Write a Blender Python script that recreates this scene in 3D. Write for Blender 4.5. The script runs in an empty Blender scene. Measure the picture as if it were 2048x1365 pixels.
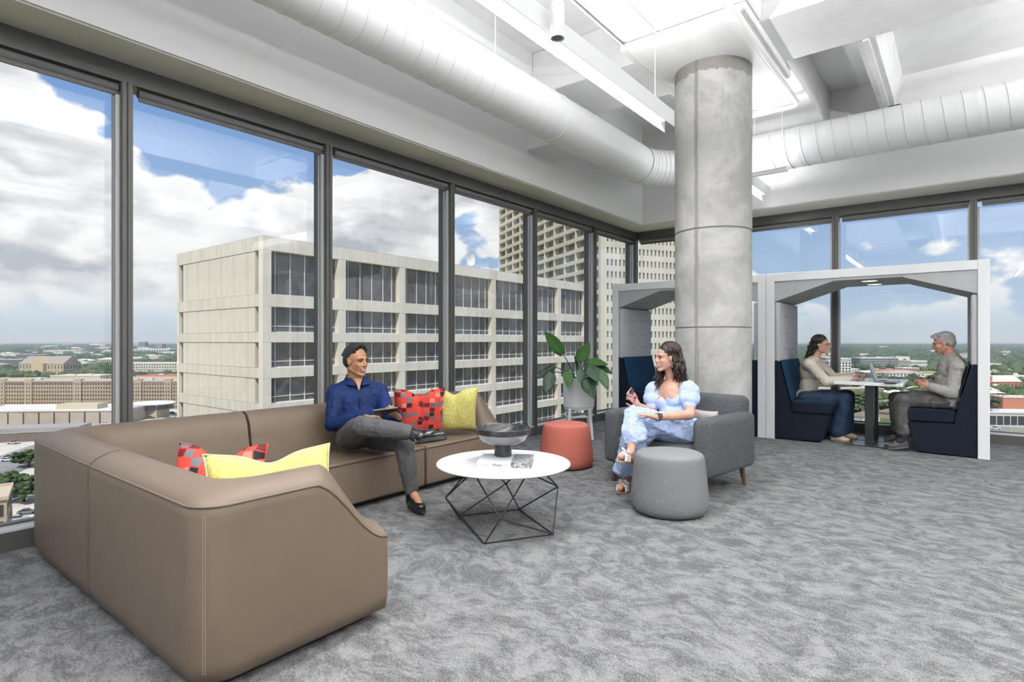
import bpy, bmesh, math, random
from mathutils import Vector, Matrix, Quaternion, noise as mnoise
R = math.radians
PI = math.pi
random.seed(7)
S = bpy.context.scene
COL = S.collection

# ------------------------------------------------------------------ camera
cam_data = bpy.data.cameras.new('camera')
cam_data.sensor_width = 36.0
cam_data.lens = 1141.0 / 2048.0 * 36.0
cam_data.clip_end = 60000.0
cam_data.clip_start = 0.05
cam = bpy.data.objects.new('camera', cam_data)
cam.location = (0, 0, 1.22)
cam.rotation_euler = (R(90), 0, R(38.33))
COL.objects.link(cam)
S.camera = cam
S.view_settings.view_transform = 'Standard'
S.view_settings.look = 'None'
S.view_settings.exposure = 0.0
S.view_settings.gamma = 1.0
S.view_settings.use_curve_mapping = False
S.cycles.use_denoising = True
S.cycles.max_bounces = 8
S.cycles.diffuse_bounces = 4
S.cycles.glossy_bounces = 3
S.cycles.transmission_bounces = 4
S.cycles.transparent_max_bounces = 12
S.cycles.caustics_reflective = False
S.cycles.caustics_refractive = False
S.cycles.sample_clamp_indirect = 8.0
S.cycles.volume_bounces = 0

# ------------------------------------------------------------------ node helper
class NT:
    def __init__(self, tree):
        self.t = tree; self.n = tree.nodes; self.l = tree.links
    def new(self, typ, **kw):
        nd = self.n.new(typ)
        for k, v in kw.items(): setattr(nd, k, v)
        return nd
    def put(self, sock, v):
        if v is None: return
        if hasattr(v, 'is_output') or isinstance(v, bpy.types.NodeSocket): self.l.new(v, sock)
        else:
            if isinstance(v, (tuple, list)) and len(v) == 3 and sock.type == 'RGBA': v = tuple(v) + (1,)
            sock.default_value = v
    def math(self, op, a, b=None, c=None, clamp=False):
        nd = self.new('ShaderNodeMath', operation=op, use_clamp=clamp)
        self.put(nd.inputs[0], a); self.put(nd.inputs[1], b); self.put(nd.inputs[2], c)
        return nd.outputs[0]
    def vmath(self, op, a, b=None, out=0, scale=None):
        nd = self.new('ShaderNodeVectorMath', operation=op)
        self.put(nd.inputs[0], a)
        if b is not None: self.put(nd.inputs[1], b)
        if scale is not None: self.put(nd.inputs['Scale'], scale)
        return nd.outputs[out]
    def noise(self, vec, scale, detail=4, rough=.5, dist=0.0, col=False, lac=2.0):
        nd = self.new('ShaderNodeTexNoise')
        self.put(nd.inputs['Vector'], vec); self.put(nd.inputs['Scale'], scale)
        self.put(nd.inputs['Detail'], detail); self.put(nd.inputs['Roughness'], rough)
        self.put(nd.inputs['Distortion'], dist); self.put(nd.inputs['Lacunarity'], lac)
        return nd.outputs['Color' if col else 'Fac']
    def mapr(self, v, a, b, c=0.0, d=1.0, smooth=True):
        nd = self.new('ShaderNodeMapRange', interpolation_type='SMOOTHSTEP' if smooth else 'LINEAR', clamp=True)
        self.put(nd.inputs[0], v)
        for i, q in enumerate((a, b, c, d)): self.put(nd.inputs[1 + i], q)
        return nd.outputs[0]
    def mix(self, f, a, b, mode='MIX'):
        nd = self.new('ShaderNodeMix', data_type='RGBA', blend_type=mode)
        self.put(nd.inputs[0], f); self.put(nd.inputs[6], a); self.put(nd.inputs[7], b)
        return nd.outputs[2]
    def mapping(self, vec, loc=(0, 0, 0), rot=(0, 0, 0), scale=(1, 1, 1)):
        nd = self.new('ShaderNodeMapping')
        self.put(nd.inputs['Vector'], vec); nd.inputs['Location'].default_value = loc
        nd.inputs['Rotation'].default_value = rot; nd.inputs['Scale'].default_value = scale
        return nd.outputs[0]
    def coord(self, which='Object'):
        return self.new('ShaderNodeTexCoord').outputs[which]
    def sep(self, v):
        nd = self.new('ShaderNodeSeparateXYZ'); self.put(nd.inputs[0], v); return nd.outputs
    def bump(self, h, strength=.3, dist=.01):
        nd = self.new('ShaderNodeBump'); self.put(nd.inputs['Height'], h)
        nd.inputs['Strength'].default_value = strength; nd.inputs['Distance'].default_value = dist
        return nd.outputs[0]

# ------------------------------------------------------------------ sky
def build_world():
    w = bpy.data.worlds.new('sky'); S.world = w; w.use_nodes = True
    g = NT(w.node_tree); w.node_tree.nodes.clear()
    d = g.vmath('NORMALIZE', g.coord('Generated'))
    x, y, z = g.sep(d)
    el = g.math('ARCTAN2', z, g.math('SQRT', g.math('ADD', g.math('MULTIPLY', x, x), g.math('MULTIPLY', y, y))))
    # clear sky: pale at the horizon, saturated blue above
    f = g.mapr(el, 0.0, 0.55, smooth=False)
    f2 = g.math('POWER', f, 0.62)
    clear = g.mix(f2, (0.52, 0.66, 0.78), (0.10, 0.27, 0.66))
    # cloud density: fractal noise in direction space, flattened vertically
    def dens(dz, fine=True):
        v = g.vmath('ADD', d, (0.0, 0.0, dz))
        v = g.mapping(v, loc=(3.1, 1.7, .35), scale=(1.0, 1.0, 1.7))
        a = g.noise(v, 3.0, 12 if fine else 6, .55, .15)
        vo = g.new('ShaderNodeTexVoronoi', feature='SMOOTH_F1'); g.put(vo.inputs['Vector'], g.vmath('ADD', v, g.vmath('SCALE', g.noise(v, 9, 3, .5, col=True), scale=.06)))
        vo.inputs['Scale'].default_value = 15.0; vo.inputs['Smoothness'].default_value = .35
        puff = g.math('SUBTRACT', .5, vo.outputs['Distance'])
        return g.math('ADD', g.math('MULTIPLY', a, .86), g.math('ADD', g.math('MULTIPLY', puff, .13), .05))
    def blob(vx, vy, vz, r, amp):
        c = Vector((vx, vy, vz)).normalized()
        dist = g.vmath('DISTANCE', d, tuple(c), out=1)
        q = g.math('DIVIDE', dist, r)
        e = g.math('EXPONENT', g.math('MULTIPLY', g.math('MULTIPLY', q, q), -1.0))
        return g.math('MULTIPLY', e, amp)
    bias = None
    for b in SKY_BLOBS:
        q = blob(*b)
        bias = q if bias is None else g.math('ADD', bias, q)
    n0 = g.math('ADD', dens(0.0), bias)
    n1 = g.math('ADD', dens(0.05, False), bias)
    mask = g.mapr(n0, 0.50, 0.535)
    body = g.mapr(n0, 0.52, 0.66)
    sh = g.mapr(g.math('SUBTRACT', n1, n0), -0.02, 0.09)
    big = g.mapr(g.noise(g.mapping(d, loc=(5, 2, 1), scale=(1, 1, 4.2)), 3.4, 8, .62), .42, .66)
    low = g.mapr(el, .05, .40, 1.0, .35)
    sh = g.math('ADD', g.math('MULTIPLY', g.math('MULTIPLY', sh, body), .60), g.math('MULTIPLY', g.math('MULTIPLY', big, body), g.math('MULTIPLY', low, .85)))
    sh = g.math('MINIMUM', sh, 1.0)
    cloud = g.mix(sh, (0.92, 0.935, 0.95), (0.44, 0.48, 0.53))
    far = g.mapr(el, 0.01, 0.10)
    cloud = g.mix(far, (0.62, 0.73, 0.83), cloud)
    mask = g.math('MULTIPLY', mask, g.mapr(el, 0.0, 0.06, .15, 1.0))
    sky = g.mix(mask, clear, cloud)
    ground = g.mapr(el, -0.02, 0.0)
    sky = g.mix(ground, (0.22, 0.26, 0.22), sky)
    bg = g.new('ShaderNodeBackground'); g.put(bg.inputs[0], sky); bg.inputs[1].default_value = SKY_STRENGTH
    out = g.new('ShaderNodeOutputWorld'); g.l.new(bg.outputs[0], out.inputs[0])
    w.cycles.sampling_method = 'MANUAL'; w.cycles.sample_map_resolution = 1024
SKY_STRENGTH = 1.12
SKY_BLOBS = [
    (-0.97, 0.20, 0.12, 0.45, 0.15),    # heavy bank, far left
    (-0.80, 0.60, 0.12, 0.28, 0.15),
    (-0.62, 0.78, 0.22, 0.20, 0.10),
    (-1.015, 0.473, 0.43, 0.13, -0.38),   # blue gap over the nearer windows
    (-0.90, 0.60, 0.42, 0.12, -0.34),
    (-1.14, 0.34, 0.50, 0.10, -0.36),
    (-1.31, 0.24, 0.116, 0.14, 0.14),
    (-0.25, 1.076, 0.20, 0.10, -0.13),
    (0.05, 1.315, 0.24, 0.09, -0.07),
    (-0.10, 0.99, 0.24, 0.40, -0.03),
    (-0.10, 0.99, 0.09, 0.22, 0.10),
    (0.2, -0.9, 0.5, 0.9, 0.05),
]
build_world()

# ------------------------------------------------------------------ sun and room lamps
sun_d = bpy.data.lights.new('sun', 'SUN'); sun_d.energy = 4.6; sun_d.angle = R(1.2); sun_d.color = (1.0, .96, .90)
sun = bpy.data.objects.new('sun', sun_d); COL.objects.link(sun)
sun.rotation_euler = Vector((0.45, -0.62, 1.05)).to_track_quat('Z', 'Y').to_euler()
UPLIGHT = 22.0       # watts per metre-long lamp pointing at the ceiling
DOWNLIGHT = 9.0
def area(name, loc, sx, sy, power, up=False, col=(.985, .99, 1.0)):
    a = bpy.data.lights.new(name, 'AREA'); a.shape = 'RECTANGLE'; a.size = sx; a.size_y = sy
    a.energy = power; a.color = col
    o = bpy.data.objects.new(name, a); COL.objects.link(o); o.location = loc
    if up: o.rotation_euler = (PI, 0, 0)
    return o

# ------------------------------------------------------------------ mesh helpers
class MB:
    def __init__(self): self.v = []; self.f = []; self.mi = []; self.cur = 0
    def add(self, vs, fs):
        n = len(self.v); self.v += [tuple(q) for q in vs]
        for q in fs: self.f.append(tuple(i + n for i in q)); self.mi.append(self.cur)
        return self
    def box(self, x0, x1, y0, y1, z0, z1):
        v = [(x0, y0, z0), (x1, y0, z0), (x1, y1, z0), (x0, y1, z0), (x0, y0, z1), (x1, y0, z1), (x1, y1, z1), (x0, y1, z1)]
        return self.add(v, [(3, 2, 1, 0), (4, 5, 6, 7), (0, 1, 5, 4), (1, 2, 6, 5), (2, 3, 7, 6), (3, 0, 4, 7)])
    def rbox(self, x0, x1, y0, y1, z0, z1, r=.01, seg=2, mat=None):
        bm = bmesh.new(); bmesh.ops.create_cube(bm, size=1)
        for v in bm.verts:
            v.co = Vector(((x0 + x1) / 2 + v.co.x * (x1 - x0), (y0 + y1) / 2 + v.co.y * (y1 - y0), (z0 + z1) / 2 + v.co.z * (z1 - z0)))
        bmesh.ops.bevel(bm, geom=list(bm.edges), offset=r, segments=seg, affect='EDGES', profile=.5)
        if mat is not None: bmesh.ops.transform(bm, matrix=mat, verts=bm.verts)
        return self.bm(bm)
    def bm(self, bm):
        bm.verts.index_update()
        self.add([v.co[:] for v in bm.verts], [[v.index for v in f.verts] for f in bm.faces]); bm.free(); return self
    def prism(self, poly, a, b, axis='y'):
        n = len(poly)
        def p(q, t):
            if axis == 'y': return (q[0], t, q[1])
            if axis == 'x': return (t, q[0], q[1])
            return (q[0], q[1], t)
        vs = [p(q, a) for q in poly] + [p(q, b) for q in poly]
        fs = [tuple(range(n))[::-1], tuple(range(n, 2 * n))] + [(i, (i + 1) % n, n + (i + 1) % n, n + i) for i in range(n)]
        return self.add(vs, fs)
    def grid(self, rows, closed_u=False, closed_v=False, flip=False):
        nr = len(rows); nc = len(rows[0]); vs = [p for r in rows for p in r]; fs = []
        for i in range(nr if closed_v else nr - 1):
            for j in range(nc if closed_u else nc - 1):
                a = i * nc + j; b = i * nc + (j + 1) % nc; c_ = ((i + 1) % nr) * nc + (j + 1) % nc; d_ = ((i + 1) % nr) * nc + j
                fs.append((a, d_, c_, b) if flip else (a, b, c_, d_))
        return self.add(vs, fs)
    def lathe(self, prof, n=32, c=(0, 0, 0), cap=True):
        rows = []
        for r, z in prof:
            rows.append([(c[0] + r * math.cos(2 * PI * k / n), c[1] + r * math.sin(2 * PI * k / n), c[2] + z) for k in range(n)])
        self.grid(rows, closed_u=True)
        if cap:
            b = len(self.v) - n * len(prof)
            if prof[0][0] > 1e-5: self.f.append(tuple(range(b, b + n))[::-1]); self.mi.append(self.cur)
            e = len(self.v) - n
            if prof[-1][0] > 1e-5: self.f.append(tuple(range(e, e + n))); self.mi.append(self.cur)
        return self
    def tube(self, pts, r, n=8, closed=False, cap=True, flat=None):
        pts = [Vector(p) for p in pts]; m = len(pts)
        rr = r if isinstance(r, (list, tuple)) else [r] * m
        rows = []; up = None
        for i, p in enumerate(pts):
            if closed: t = (pts[(i + 1) % m] - pts[i - 1])
            else: t = pts[min(i + 1, m - 1)] - pts[max(i - 1, 0)]
            if t.length < 1e-9: t = Vector((0, 0, 1))
            t.normalize()
            if up is None:
                up = Vector((0, 0, 1)) if abs(t.z) < .9 else Vector((1, 0, 0))
            up = (up - t * up.dot(t))
            if up.length < 1e-6: up = t.orthogonal()
            up.normalize(); s_ = t.cross(up)
            ring = []
            for k in range(n):
                a = 2 * PI * k / n
                ca, sa = math.cos(a), math.sin(a)
                if flat: sa *= flat
                ring.append(tuple(p + (up * ca + s_ * sa) * rr[i]))
            rows.append(ring)
        self.grid(rows, closed_u=True, closed_v=closed)
        if cap and not closed:
            e = len(self.v); b = e - n * m
            self.f.append(tuple(range(b, b + n))[::-1]); self.mi.append(self.cur)
            self.f.append(tuple(range(e - n, e))); self.mi.append(self.cur)
        return self
    def cyl(self, p, q, r, n=16, r2=None):
        return self.tube([p, q], [r, r if r2 is None else r2], n)
    def ball(self, c, r, axes=None, n=12, m=8):
        rr = r if isinstance(r, (tuple, list)) else (r, r, r)
        ax = axes or (Vector((1, 0, 0)), Vector((0, 1, 0)), Vector((0, 0, 1)))
        c = Vector(c); vs = [tuple(c + ax[2] * rr[2])]
        for i in range(1, m):
            ph = PI * i / m
            for k in range(n):
                a = 2 * PI * k / n
                vs.append(tuple(c + ax[0] * (rr[0] * math.sin(ph) * math.cos(a)) + ax[1] * (rr[1] * math.sin(ph) * math.sin(a)) + ax[2] * (rr[2] * math.cos(ph))))
        vs.append(tuple(c - ax[2] * rr[2])); fs = []
        for k in range(n): fs.append((0, 1 + k, 1 + (k + 1) % n))
        for i in range(m - 2):
            for k in range(n):
                a = 1 + i * n + k; b = 1 + i * n + (k + 1) % n
                fs.append((a, a + n, b + n, b))
        l = len(vs) - 1
        for k in range(n): fs.append((l, 1 + (m - 2) * n + (k + 1) % n, 1 + (m - 2) * n + k))
        return self.add(vs, fs)
    def cap2(self, p, r1, q, r2, n=12):
        """closed capsule with a taper"""
        p = Vector(p); q = Vector(q); t = q - p; L = t.length
        if L < 1e-6: return self.ball(p, max(r1, r2))
        t.normalize(); u = t.orthogonal().normalized(); s_ = t.cross(u)
        prof = []
        k_ = 4
        for i in range(1, k_ + 1):
            a = PI / 2 * (1 - i / k_); prof.append((-r1 * math.sin(a), r1 * math.cos(a)))
        for i in range(0, k_):
            a = PI / 2 * i / k_; prof.append((L + r2 * math.sin(a), r2 * math.cos(a)))
        vs = [tuple(p - t * r1)]
        for h, r in prof:
            for k in range(n):
                a = 2 * PI * k / n
                vs.append(tuple(p + t * h + (u * math.cos(a) + s_ * math.sin(a)) * r))
        vs.append(tuple(q + t * r2)); fs = []
        for k in range(n): fs.append((0, 1 + (k + 1) % n, 1 + k))
        for i in range(len(prof) - 1):
            for k in range(n):
                a = 1 + i * n + k; b = 1 + i * n + (k + 1) % n
                fs.append((a, b, b + n, a + n))
        l = len(vs) - 1
        for k in range(n): fs.append((l, 1 + (len(prof) - 1) * n + k, 1 + (len(prof) - 1) * n + (k + 1) % n))
        return self.add(vs, fs)
    def chain(self, pts, rs, n=12):
        for i in range(len(pts) - 1): self.cap2(pts[i], rs[i], pts[i + 1], rs[i + 1], n)
        return self

def wloc(o):
    v = Vector((0, 0, 0))
    while o is not None: v = v + o.location; o = o.parent
    return v
def props(o, label=None, cat=None, group=None, kind=None):
    if label: o['label'] = label
    if cat: o['category'] = cat
    if group: o['group'] = group
    if kind: o['kind'] = kind
    return o
def thing(name, label, cat, loc=(0, 0, 0), group=None, kind=None):
    o = bpy.data.objects.new(name, None); COL.objects.link(o); o.location = loc
    o.empty_display_size = .1
    return props(o, label, cat, group, kind)
def obj(name, mb, mat, parent=None, smooth=35, label=None, cat=None, group=None, kind=None, at=None, mods=None):
    """vertices are given in world space; they are stored relative to the parent (or to `at`)"""
    off = wloc(parent) if parent is not None else Vector(at or (0, 0, 0))
    me = bpy.data.meshes.new(name)
    if isinstance(mb, MB):
        me.from_pydata([(q[0] - off.x, q[1] - off.y, q[2] - off.z) for q in mb.v], [], mb.f)
        if any(mb.mi): me.polygons.foreach_set('material_index', mb.mi)
        bm = bmesh.new(); bm.from_mesh(me)
        bmesh.ops.recalc_face_normals(bm, faces=bm.faces); bm.to_mesh(me); bm.free()
    else:
        me = mb; me.transform(Matrix.Translation(-off))
    for m in (mat if isinstance(mat, (list, tuple)) else [mat]):
        if m is not None: me.materials.append(m)
    if smooth is not None:
        me.shade_smooth()
        if smooth < 180: me.set_sharp_from_angle(angle=R(smooth))
    o = bpy.data.objects.new(name, me); COL.objects.link(o)
    if parent is not None: o.parent = parent
    else: o.location = off
    props(o, label, cat, group, kind)
    for m in (mods or []): 
        md = o.modifiers.new(m[0].lower(), m[0])
        for k, v in m[1].items(): setattr(md, k, v)
    return o
def dup_tree(o, loc=None, rotz=None, parent=None):
    c_ = o.copy(); COL.objects.link(c_)
    if parent is not None: c_.parent = parent
    if loc is not None: c_.location = loc
    if rotz is not None: c_.rotation_euler = (0, 0, rotz)
    for ch in list(o.children): dup_tree(ch, parent=c_)
    return c_
def inst(name, src, loc, parent, rotz=0.0, scale=None):
    """another object on the same mesh; loc in world space"""
    o = bpy.data.objects.new(name, src.data); COL.objects.link(o); o.parent = parent
    o.location = Vector(loc) - (wloc(parent) if parent is not None else Vector((0, 0, 0)))
    o.rotation_euler = (0, 0, rotz)
    if scale: o.scale = scale
    return o

# ------------------------------------------------------------------ materials
MATS = {}
def M(name, col, rough=.5, metal=0.0, noise=None, bump=None, spec=None, sheen=None, coat=None, emit=None, streak=None):
    """noise=(scale, amount, col2)  bump=(scale, strength, dist)"""
    if name in MATS: return MATS[name]
    m = bpy.data.materials.new(name); m.use_nodes = True; g = NT(m.node_tree)
    b = g.n['Principled BSDF']
    c_ = tuple(col) + (1,)
    b.inputs['Base Color'].default_value = c_; b.inputs['Roughness'].default_value = rough; b.inputs['Metallic'].default_value = metal
    if spec is not None: b.inputs['Specular IOR Level'].default_value = spec
    if sheen is not None: b.inputs['Sheen Weight'].default_value = sheen
    if coat is not None: b.inputs['Coat Weight'].default_value = coat
    co = None
    if noise or bump or streak: co = g.coord('Object')
    if noise:
        sc, amt = noise[0], noise[1]; c2 = noise[2] if len(noise) > 2 else tuple(q * (1 - amt) for q in col)
        nz = g.mapr(g.noise(co, sc, 6, .6), .35, .65)
        g.put(b.inputs['Base Color'], g.mix(nz, tuple(col), tuple(c2)))
    if streak:
        vec = g.mapping(co, scale=streak[0]); nz = g.mapr(g.noise(vec, streak[1], 6, .65), .38, .66)
        base = b.inputs['Base Color'].links[0].from_socket if b.inputs['Base Color'].links else tuple(col)
        g.put(b.inputs['Base Color'], g.mix(g.math('MULTIPLY', nz, streak[3]), base, streak[2]))
    if bump:
        h = g.noise(co, bump[0], 3, .6); g.put(b.inputs['Normal'], g.bump(h, bump[1], bump[2] if len(bump) > 2 else .005))
    if emit:
        b.inputs['Emission Color'].default_value = tuple(emit[0]) + (1,); b.inputs['Emission Strength'].default_value = emit[1]
    MATS[name] = m
    return m
def carpet_mat():
    m = bpy.data.materials.new('carpet'); m.use_nodes = True; g = NT(m.node_tree); b = g.n['Principled BSDF']
    co = g.coord('Object')
    warp = g.vmath('ADD', co, g.vmath('SCALE', g.noise(co, 1.3, 3, .5, col=True), scale=.5))
    a = g.noise(g.mapping(warp, rot=(0, 0, .5), scale=(8, 11, 1)), 1.0, 10, .72, .5)
    c1 = g.noise(g.mapping(co, rot=(0, 0, -.55), scale=(24, 62, 1)), 1.0, 7, .75, .3)
    c2 = g.noise(g.mapping(co, rot=(0, 0, 1.1), scale=(24, 62, 1)), 1.0, 7, .75, .3)
    pick = g.mapr(g.noise(co, 1.7, 3, .5), .42, .58)
    st = g.math('ADD', g.math('MULTIPLY', c1, g.math('SUBTRACT', 1.0, pick)), g.math('MULTIPLY', c2, pick))
    t = g.math('ADD', g.math('MULTIPLY', a, .66), g.math('MULTIPLY', st, .34))
    t = g.mapr(t, .41, .60)
    # tufts in fine diagonal rows
    v2 = g.mapping(co, rot=(0, 0, .62), scale=(175, 95, 1))
    tw = g.noise(v2, 1.0, 1, .5)
    tw = g.mapr(tw, .36, .64)
    t2 = g.math('ADD', g.math('MULTIPLY', t, .66), g.math('MULTIPLY', tw, .36))
    col = g.mix(t2, (.072, .073, .076), (.245, .246, .244))
    g.put(b.inputs['Base Color'], col); b.inputs['Roughness'].default_value = .95
    b.inputs['Specular IOR Level'].default_value = .1
    g.put(b.inputs['Normal'], g.bump(tw, .5, .004))
    return m
def glass_mat(name='window_glass', tint=(.93, .96, .955), refl=1.0):
    m = bpy.data.materials.new(name); m.use_nodes = True; g = NT(m.node_tree); g.n.clear()
    t = g.new('ShaderNodeBsdfTransparent'); t.inputs[0].default_value = tuple(tint) + (1,)
    gl = g.new('ShaderNodeBsdfGlossy'); gl.inputs['Roughness'].default_value = .0
    gl.inputs[0].default_value = (1, 1, 1, 1)
    ge = g.new('ShaderNodeNewGeometry'); cs = g.math('ABSOLUTE', g.vmath('DOT_PRODUCT', ge.outputs['Normal'], ge.outputs['Incoming'], out=1))
    fr = g.math('ADD', .04, g.math('MULTIPLY', g.math('POWER', g.math('SUBTRACT', 1.0, cs, clamp=True), 5.0), .96))
    mx = g.new('ShaderNodeMixShader'); g.put(mx.inputs[0], g.math('MULTIPLY', fr, refl))
    g.l.new(t.outputs[0], mx.inputs[1]); g.l.new(gl.outputs[0], mx.inputs[2])
    o = g.new('ShaderNodeOutputMaterial'); g.l.new(mx.outputs[0], o.inputs[0])
    return m
m_wall = M('white_paint', (.80, .80, .80), .6, bump=(60, .04))
m_conc_w = M('white_painted_concrete', (.82, .82, .815), .6, noise=(3.0, .06), bump=(14, .25, .01))
m_frame = M('bronze_aluminium', (.105, .103, .100), .42, .35, noise=(2, .1))
m_frame_dark = M('dark_gasket', (.018, .018, .018), .6)
m_track = M('satin_track', (.46, .46, .46), .4, .2)
m_fabric_blind = M('grey_blind_fabric', (.16, .16, .165), .9, bump=(600, .3, .002))
m_sill = M('pale_sill', (.60, .60, .60), .45)
m_soffit = M('cream_soffit', (.62, .61, .56), .55)
m_duct = M('white_duct', (.80, .80, .805), .42, bump=(8, .03))
m_white = M('white_laminate', (.86, .86, .87), .35)
m_blackm = M('black_powdercoat', (.012, .012, .013), .4)
# ================================================================== THE ROOM
GX, GY = -4.46, 8.98          # planes of the glass
FX, FY = -4.33, 8.85          # room side of the window frames
XR, YR = 7.0, -6.5            # right and rear walls, out of view
ZH, ZS = 3.05, 4.60           # window head, slab

m = MB(); m.box(GX - .25, XR, YR, GY + .25, -.14, 0.0)
obj('floor', m, carpet_mat(), kind='structure', smooth=None)

m = MB(); m.box(XR, XR + .15, YR, GY + .25, 0, ZS); obj('wall_right', m, m_wall, kind='structure', smooth=None)
m = MB(); m.box(GX - .25, XR, YR - .15, YR, 0, ZS); obj('wall_rear', m, m_wall, kind='structure', smooth=None)
wl = thing('wall_left', None, None, (0, 0, 0), kind='structure')
m = MB(); m.box(GX - .25, -3.975, YR, 8.345, ZH + .012, ZS); m.box(GX - .25, -3.975, 8.345, GY + .25, ZH + .012, 3.95)
obj('bulkhead', m, m_wall, wl, smooth=None)
m = MB(); m.box(GX - .2, -3.99, YR, GY - .01, ZH, ZH + .011); obj('soffit_strip', m, m_soffit, wl, smooth=None)
wb = thing('wall_back', None, None, (0, 0, 0), kind='structure')
m = MB(); m.box(-3.974, XR, 8.345, GY + .25, ZH + .012, 3.95)
obj('bulkhead', m, m_wall, wb, smooth=None)
m = MB(); m.box(-3.99, XR, 8.36, GY - .01, ZH, ZH + .011); obj('soffit_strip', m, m_soffit, wb, smooth=None)
def pocked_mat():
    m_ = bpy.data.materials.new('pocked_white_concrete'); m_.use_nodes = True; g = NT(m_.node_tree); b = g.n['Principled BSDF']
    co = g.coord('Object'); v = g.new('ShaderNodeTexVoronoi'); g.put(v.inputs['Vector'], co); v.inputs['Scale'].default_value = 5.5
    d = v.outputs['Distance']; dots = g.mapr(d, .05, .075, 1.0, 0.0)
    gate = g.mapr(g.noise(co, 2.3, 3, .6), .52, .56); dots = g.math('MULTIPLY', dots, gate)
    base = g.mix(g.noise(co, 4, 6, .6), (.82, .82, .81), (.74, .74, .735))
    g.put(b.inputs['Base Color'], g.mix(dots, base, (.08, .08, .08))); b.inputs['Roughness'].default_value = .7
    h = g.math('SUBTRACT', g.noise(co, 20, 5, .6), dots)
    g.put(b.inputs['Normal'], g.bump(h, .4, .012)); return m_
m_pock = pocked_mat()
m = MB(); m.box(GX - .25, XR, 8.78, GY + .25, 3.95, ZS); obj('upper_wall', m, m_pock, wb, smooth=None)

# ceiling: slab, girder on the column line, beam, joists
ce = thing('ceiling', None, None, (0, 0, ZS), kind='structure')
m = MB(); m.box(GX - .6, XR + .3, YR - .3, GY + .6, ZS, ZS + .2); obj('slab', m, m_conc_w, ce, smooth=None)
m = MB(); m.rbox(-3.975, XR, 5.41, 6.36, 4.10, ZS, .012, 1); obj('girder', m, m_conc_w, ce, smooth=None)
m = MB(); m.rbox(-2.57, -1.42, YR, 5.41, 4.11, ZS, .012, 1); obj('beam', m, m_conc_w, ce, smooth=None)
m = MB(); m.rbox(-2.57, -1.42, 6.36, 8.78, 4.11, ZS, .012, 1); obj('beam', m, m_conc_w, ce, smooth=None)
m = MB(); m.rbox(-2.62, -1.44, 5.0, 6.62, 4.03, 4.10, .01, 1); obj('drop_panel', m, m_conc_w, ce, smooth=None)
for x in (-.73, 2.9, 5.2):
    m = MB(); m.prism([(x - .13, ZS), (x - .08, 4.11), (x + .08, 4.11), (x + .13, ZS)], 6.36, 8.78); m.box(x - .025, x + .025, 6.36, 8.5, 4.085, 4.11)
    obj('joist', m, m_conc_w, ce, smooth=None)
for x in (-.55, 1.6, 3.8):
    m = MB(); m.prism([(x - .13, ZS), (x - .08, 4.13), (x + .08, 4.13), (x + .13, ZS)], YR, 5.41)
    obj('joist', m, m_conc_w, ce, smooth=None)
m = MB(); m.prism([(-2.70, ZS), (-2.62, 4.14), (-2.57, 4.14), (-2.57, ZS)], YR, 5.41); obj('chamfer', m, m_conc_w, ce, smooth=None)
for (y0, y1) in ((1.2, 1.42), (-2.6, -2.38)):
    m = MB(); m.box(-3.975, -2.66, y0, y1, 4.2, ZS); obj('joist', m, m_conc_w, ce, smooth=None)
    m = MB(); m.box(-1.42, XR, y0, y1, 4.2, ZS); obj('joist', m, m_conc_w, ce, smooth=None)
# thin conduits on the beam soffit
m = MB(); m.tube([(-2.24, -1.5, 4.095), (-2.24, 5.0, 4.095)], .008, 6); m.tube([(-2.545, -1.5, 4.095), (-2.545, 6.3, 4.02)], .008, 6)
obj('conduit', m, M('painted_conduit', (.6, .6, .6), .5), ce)

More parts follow.
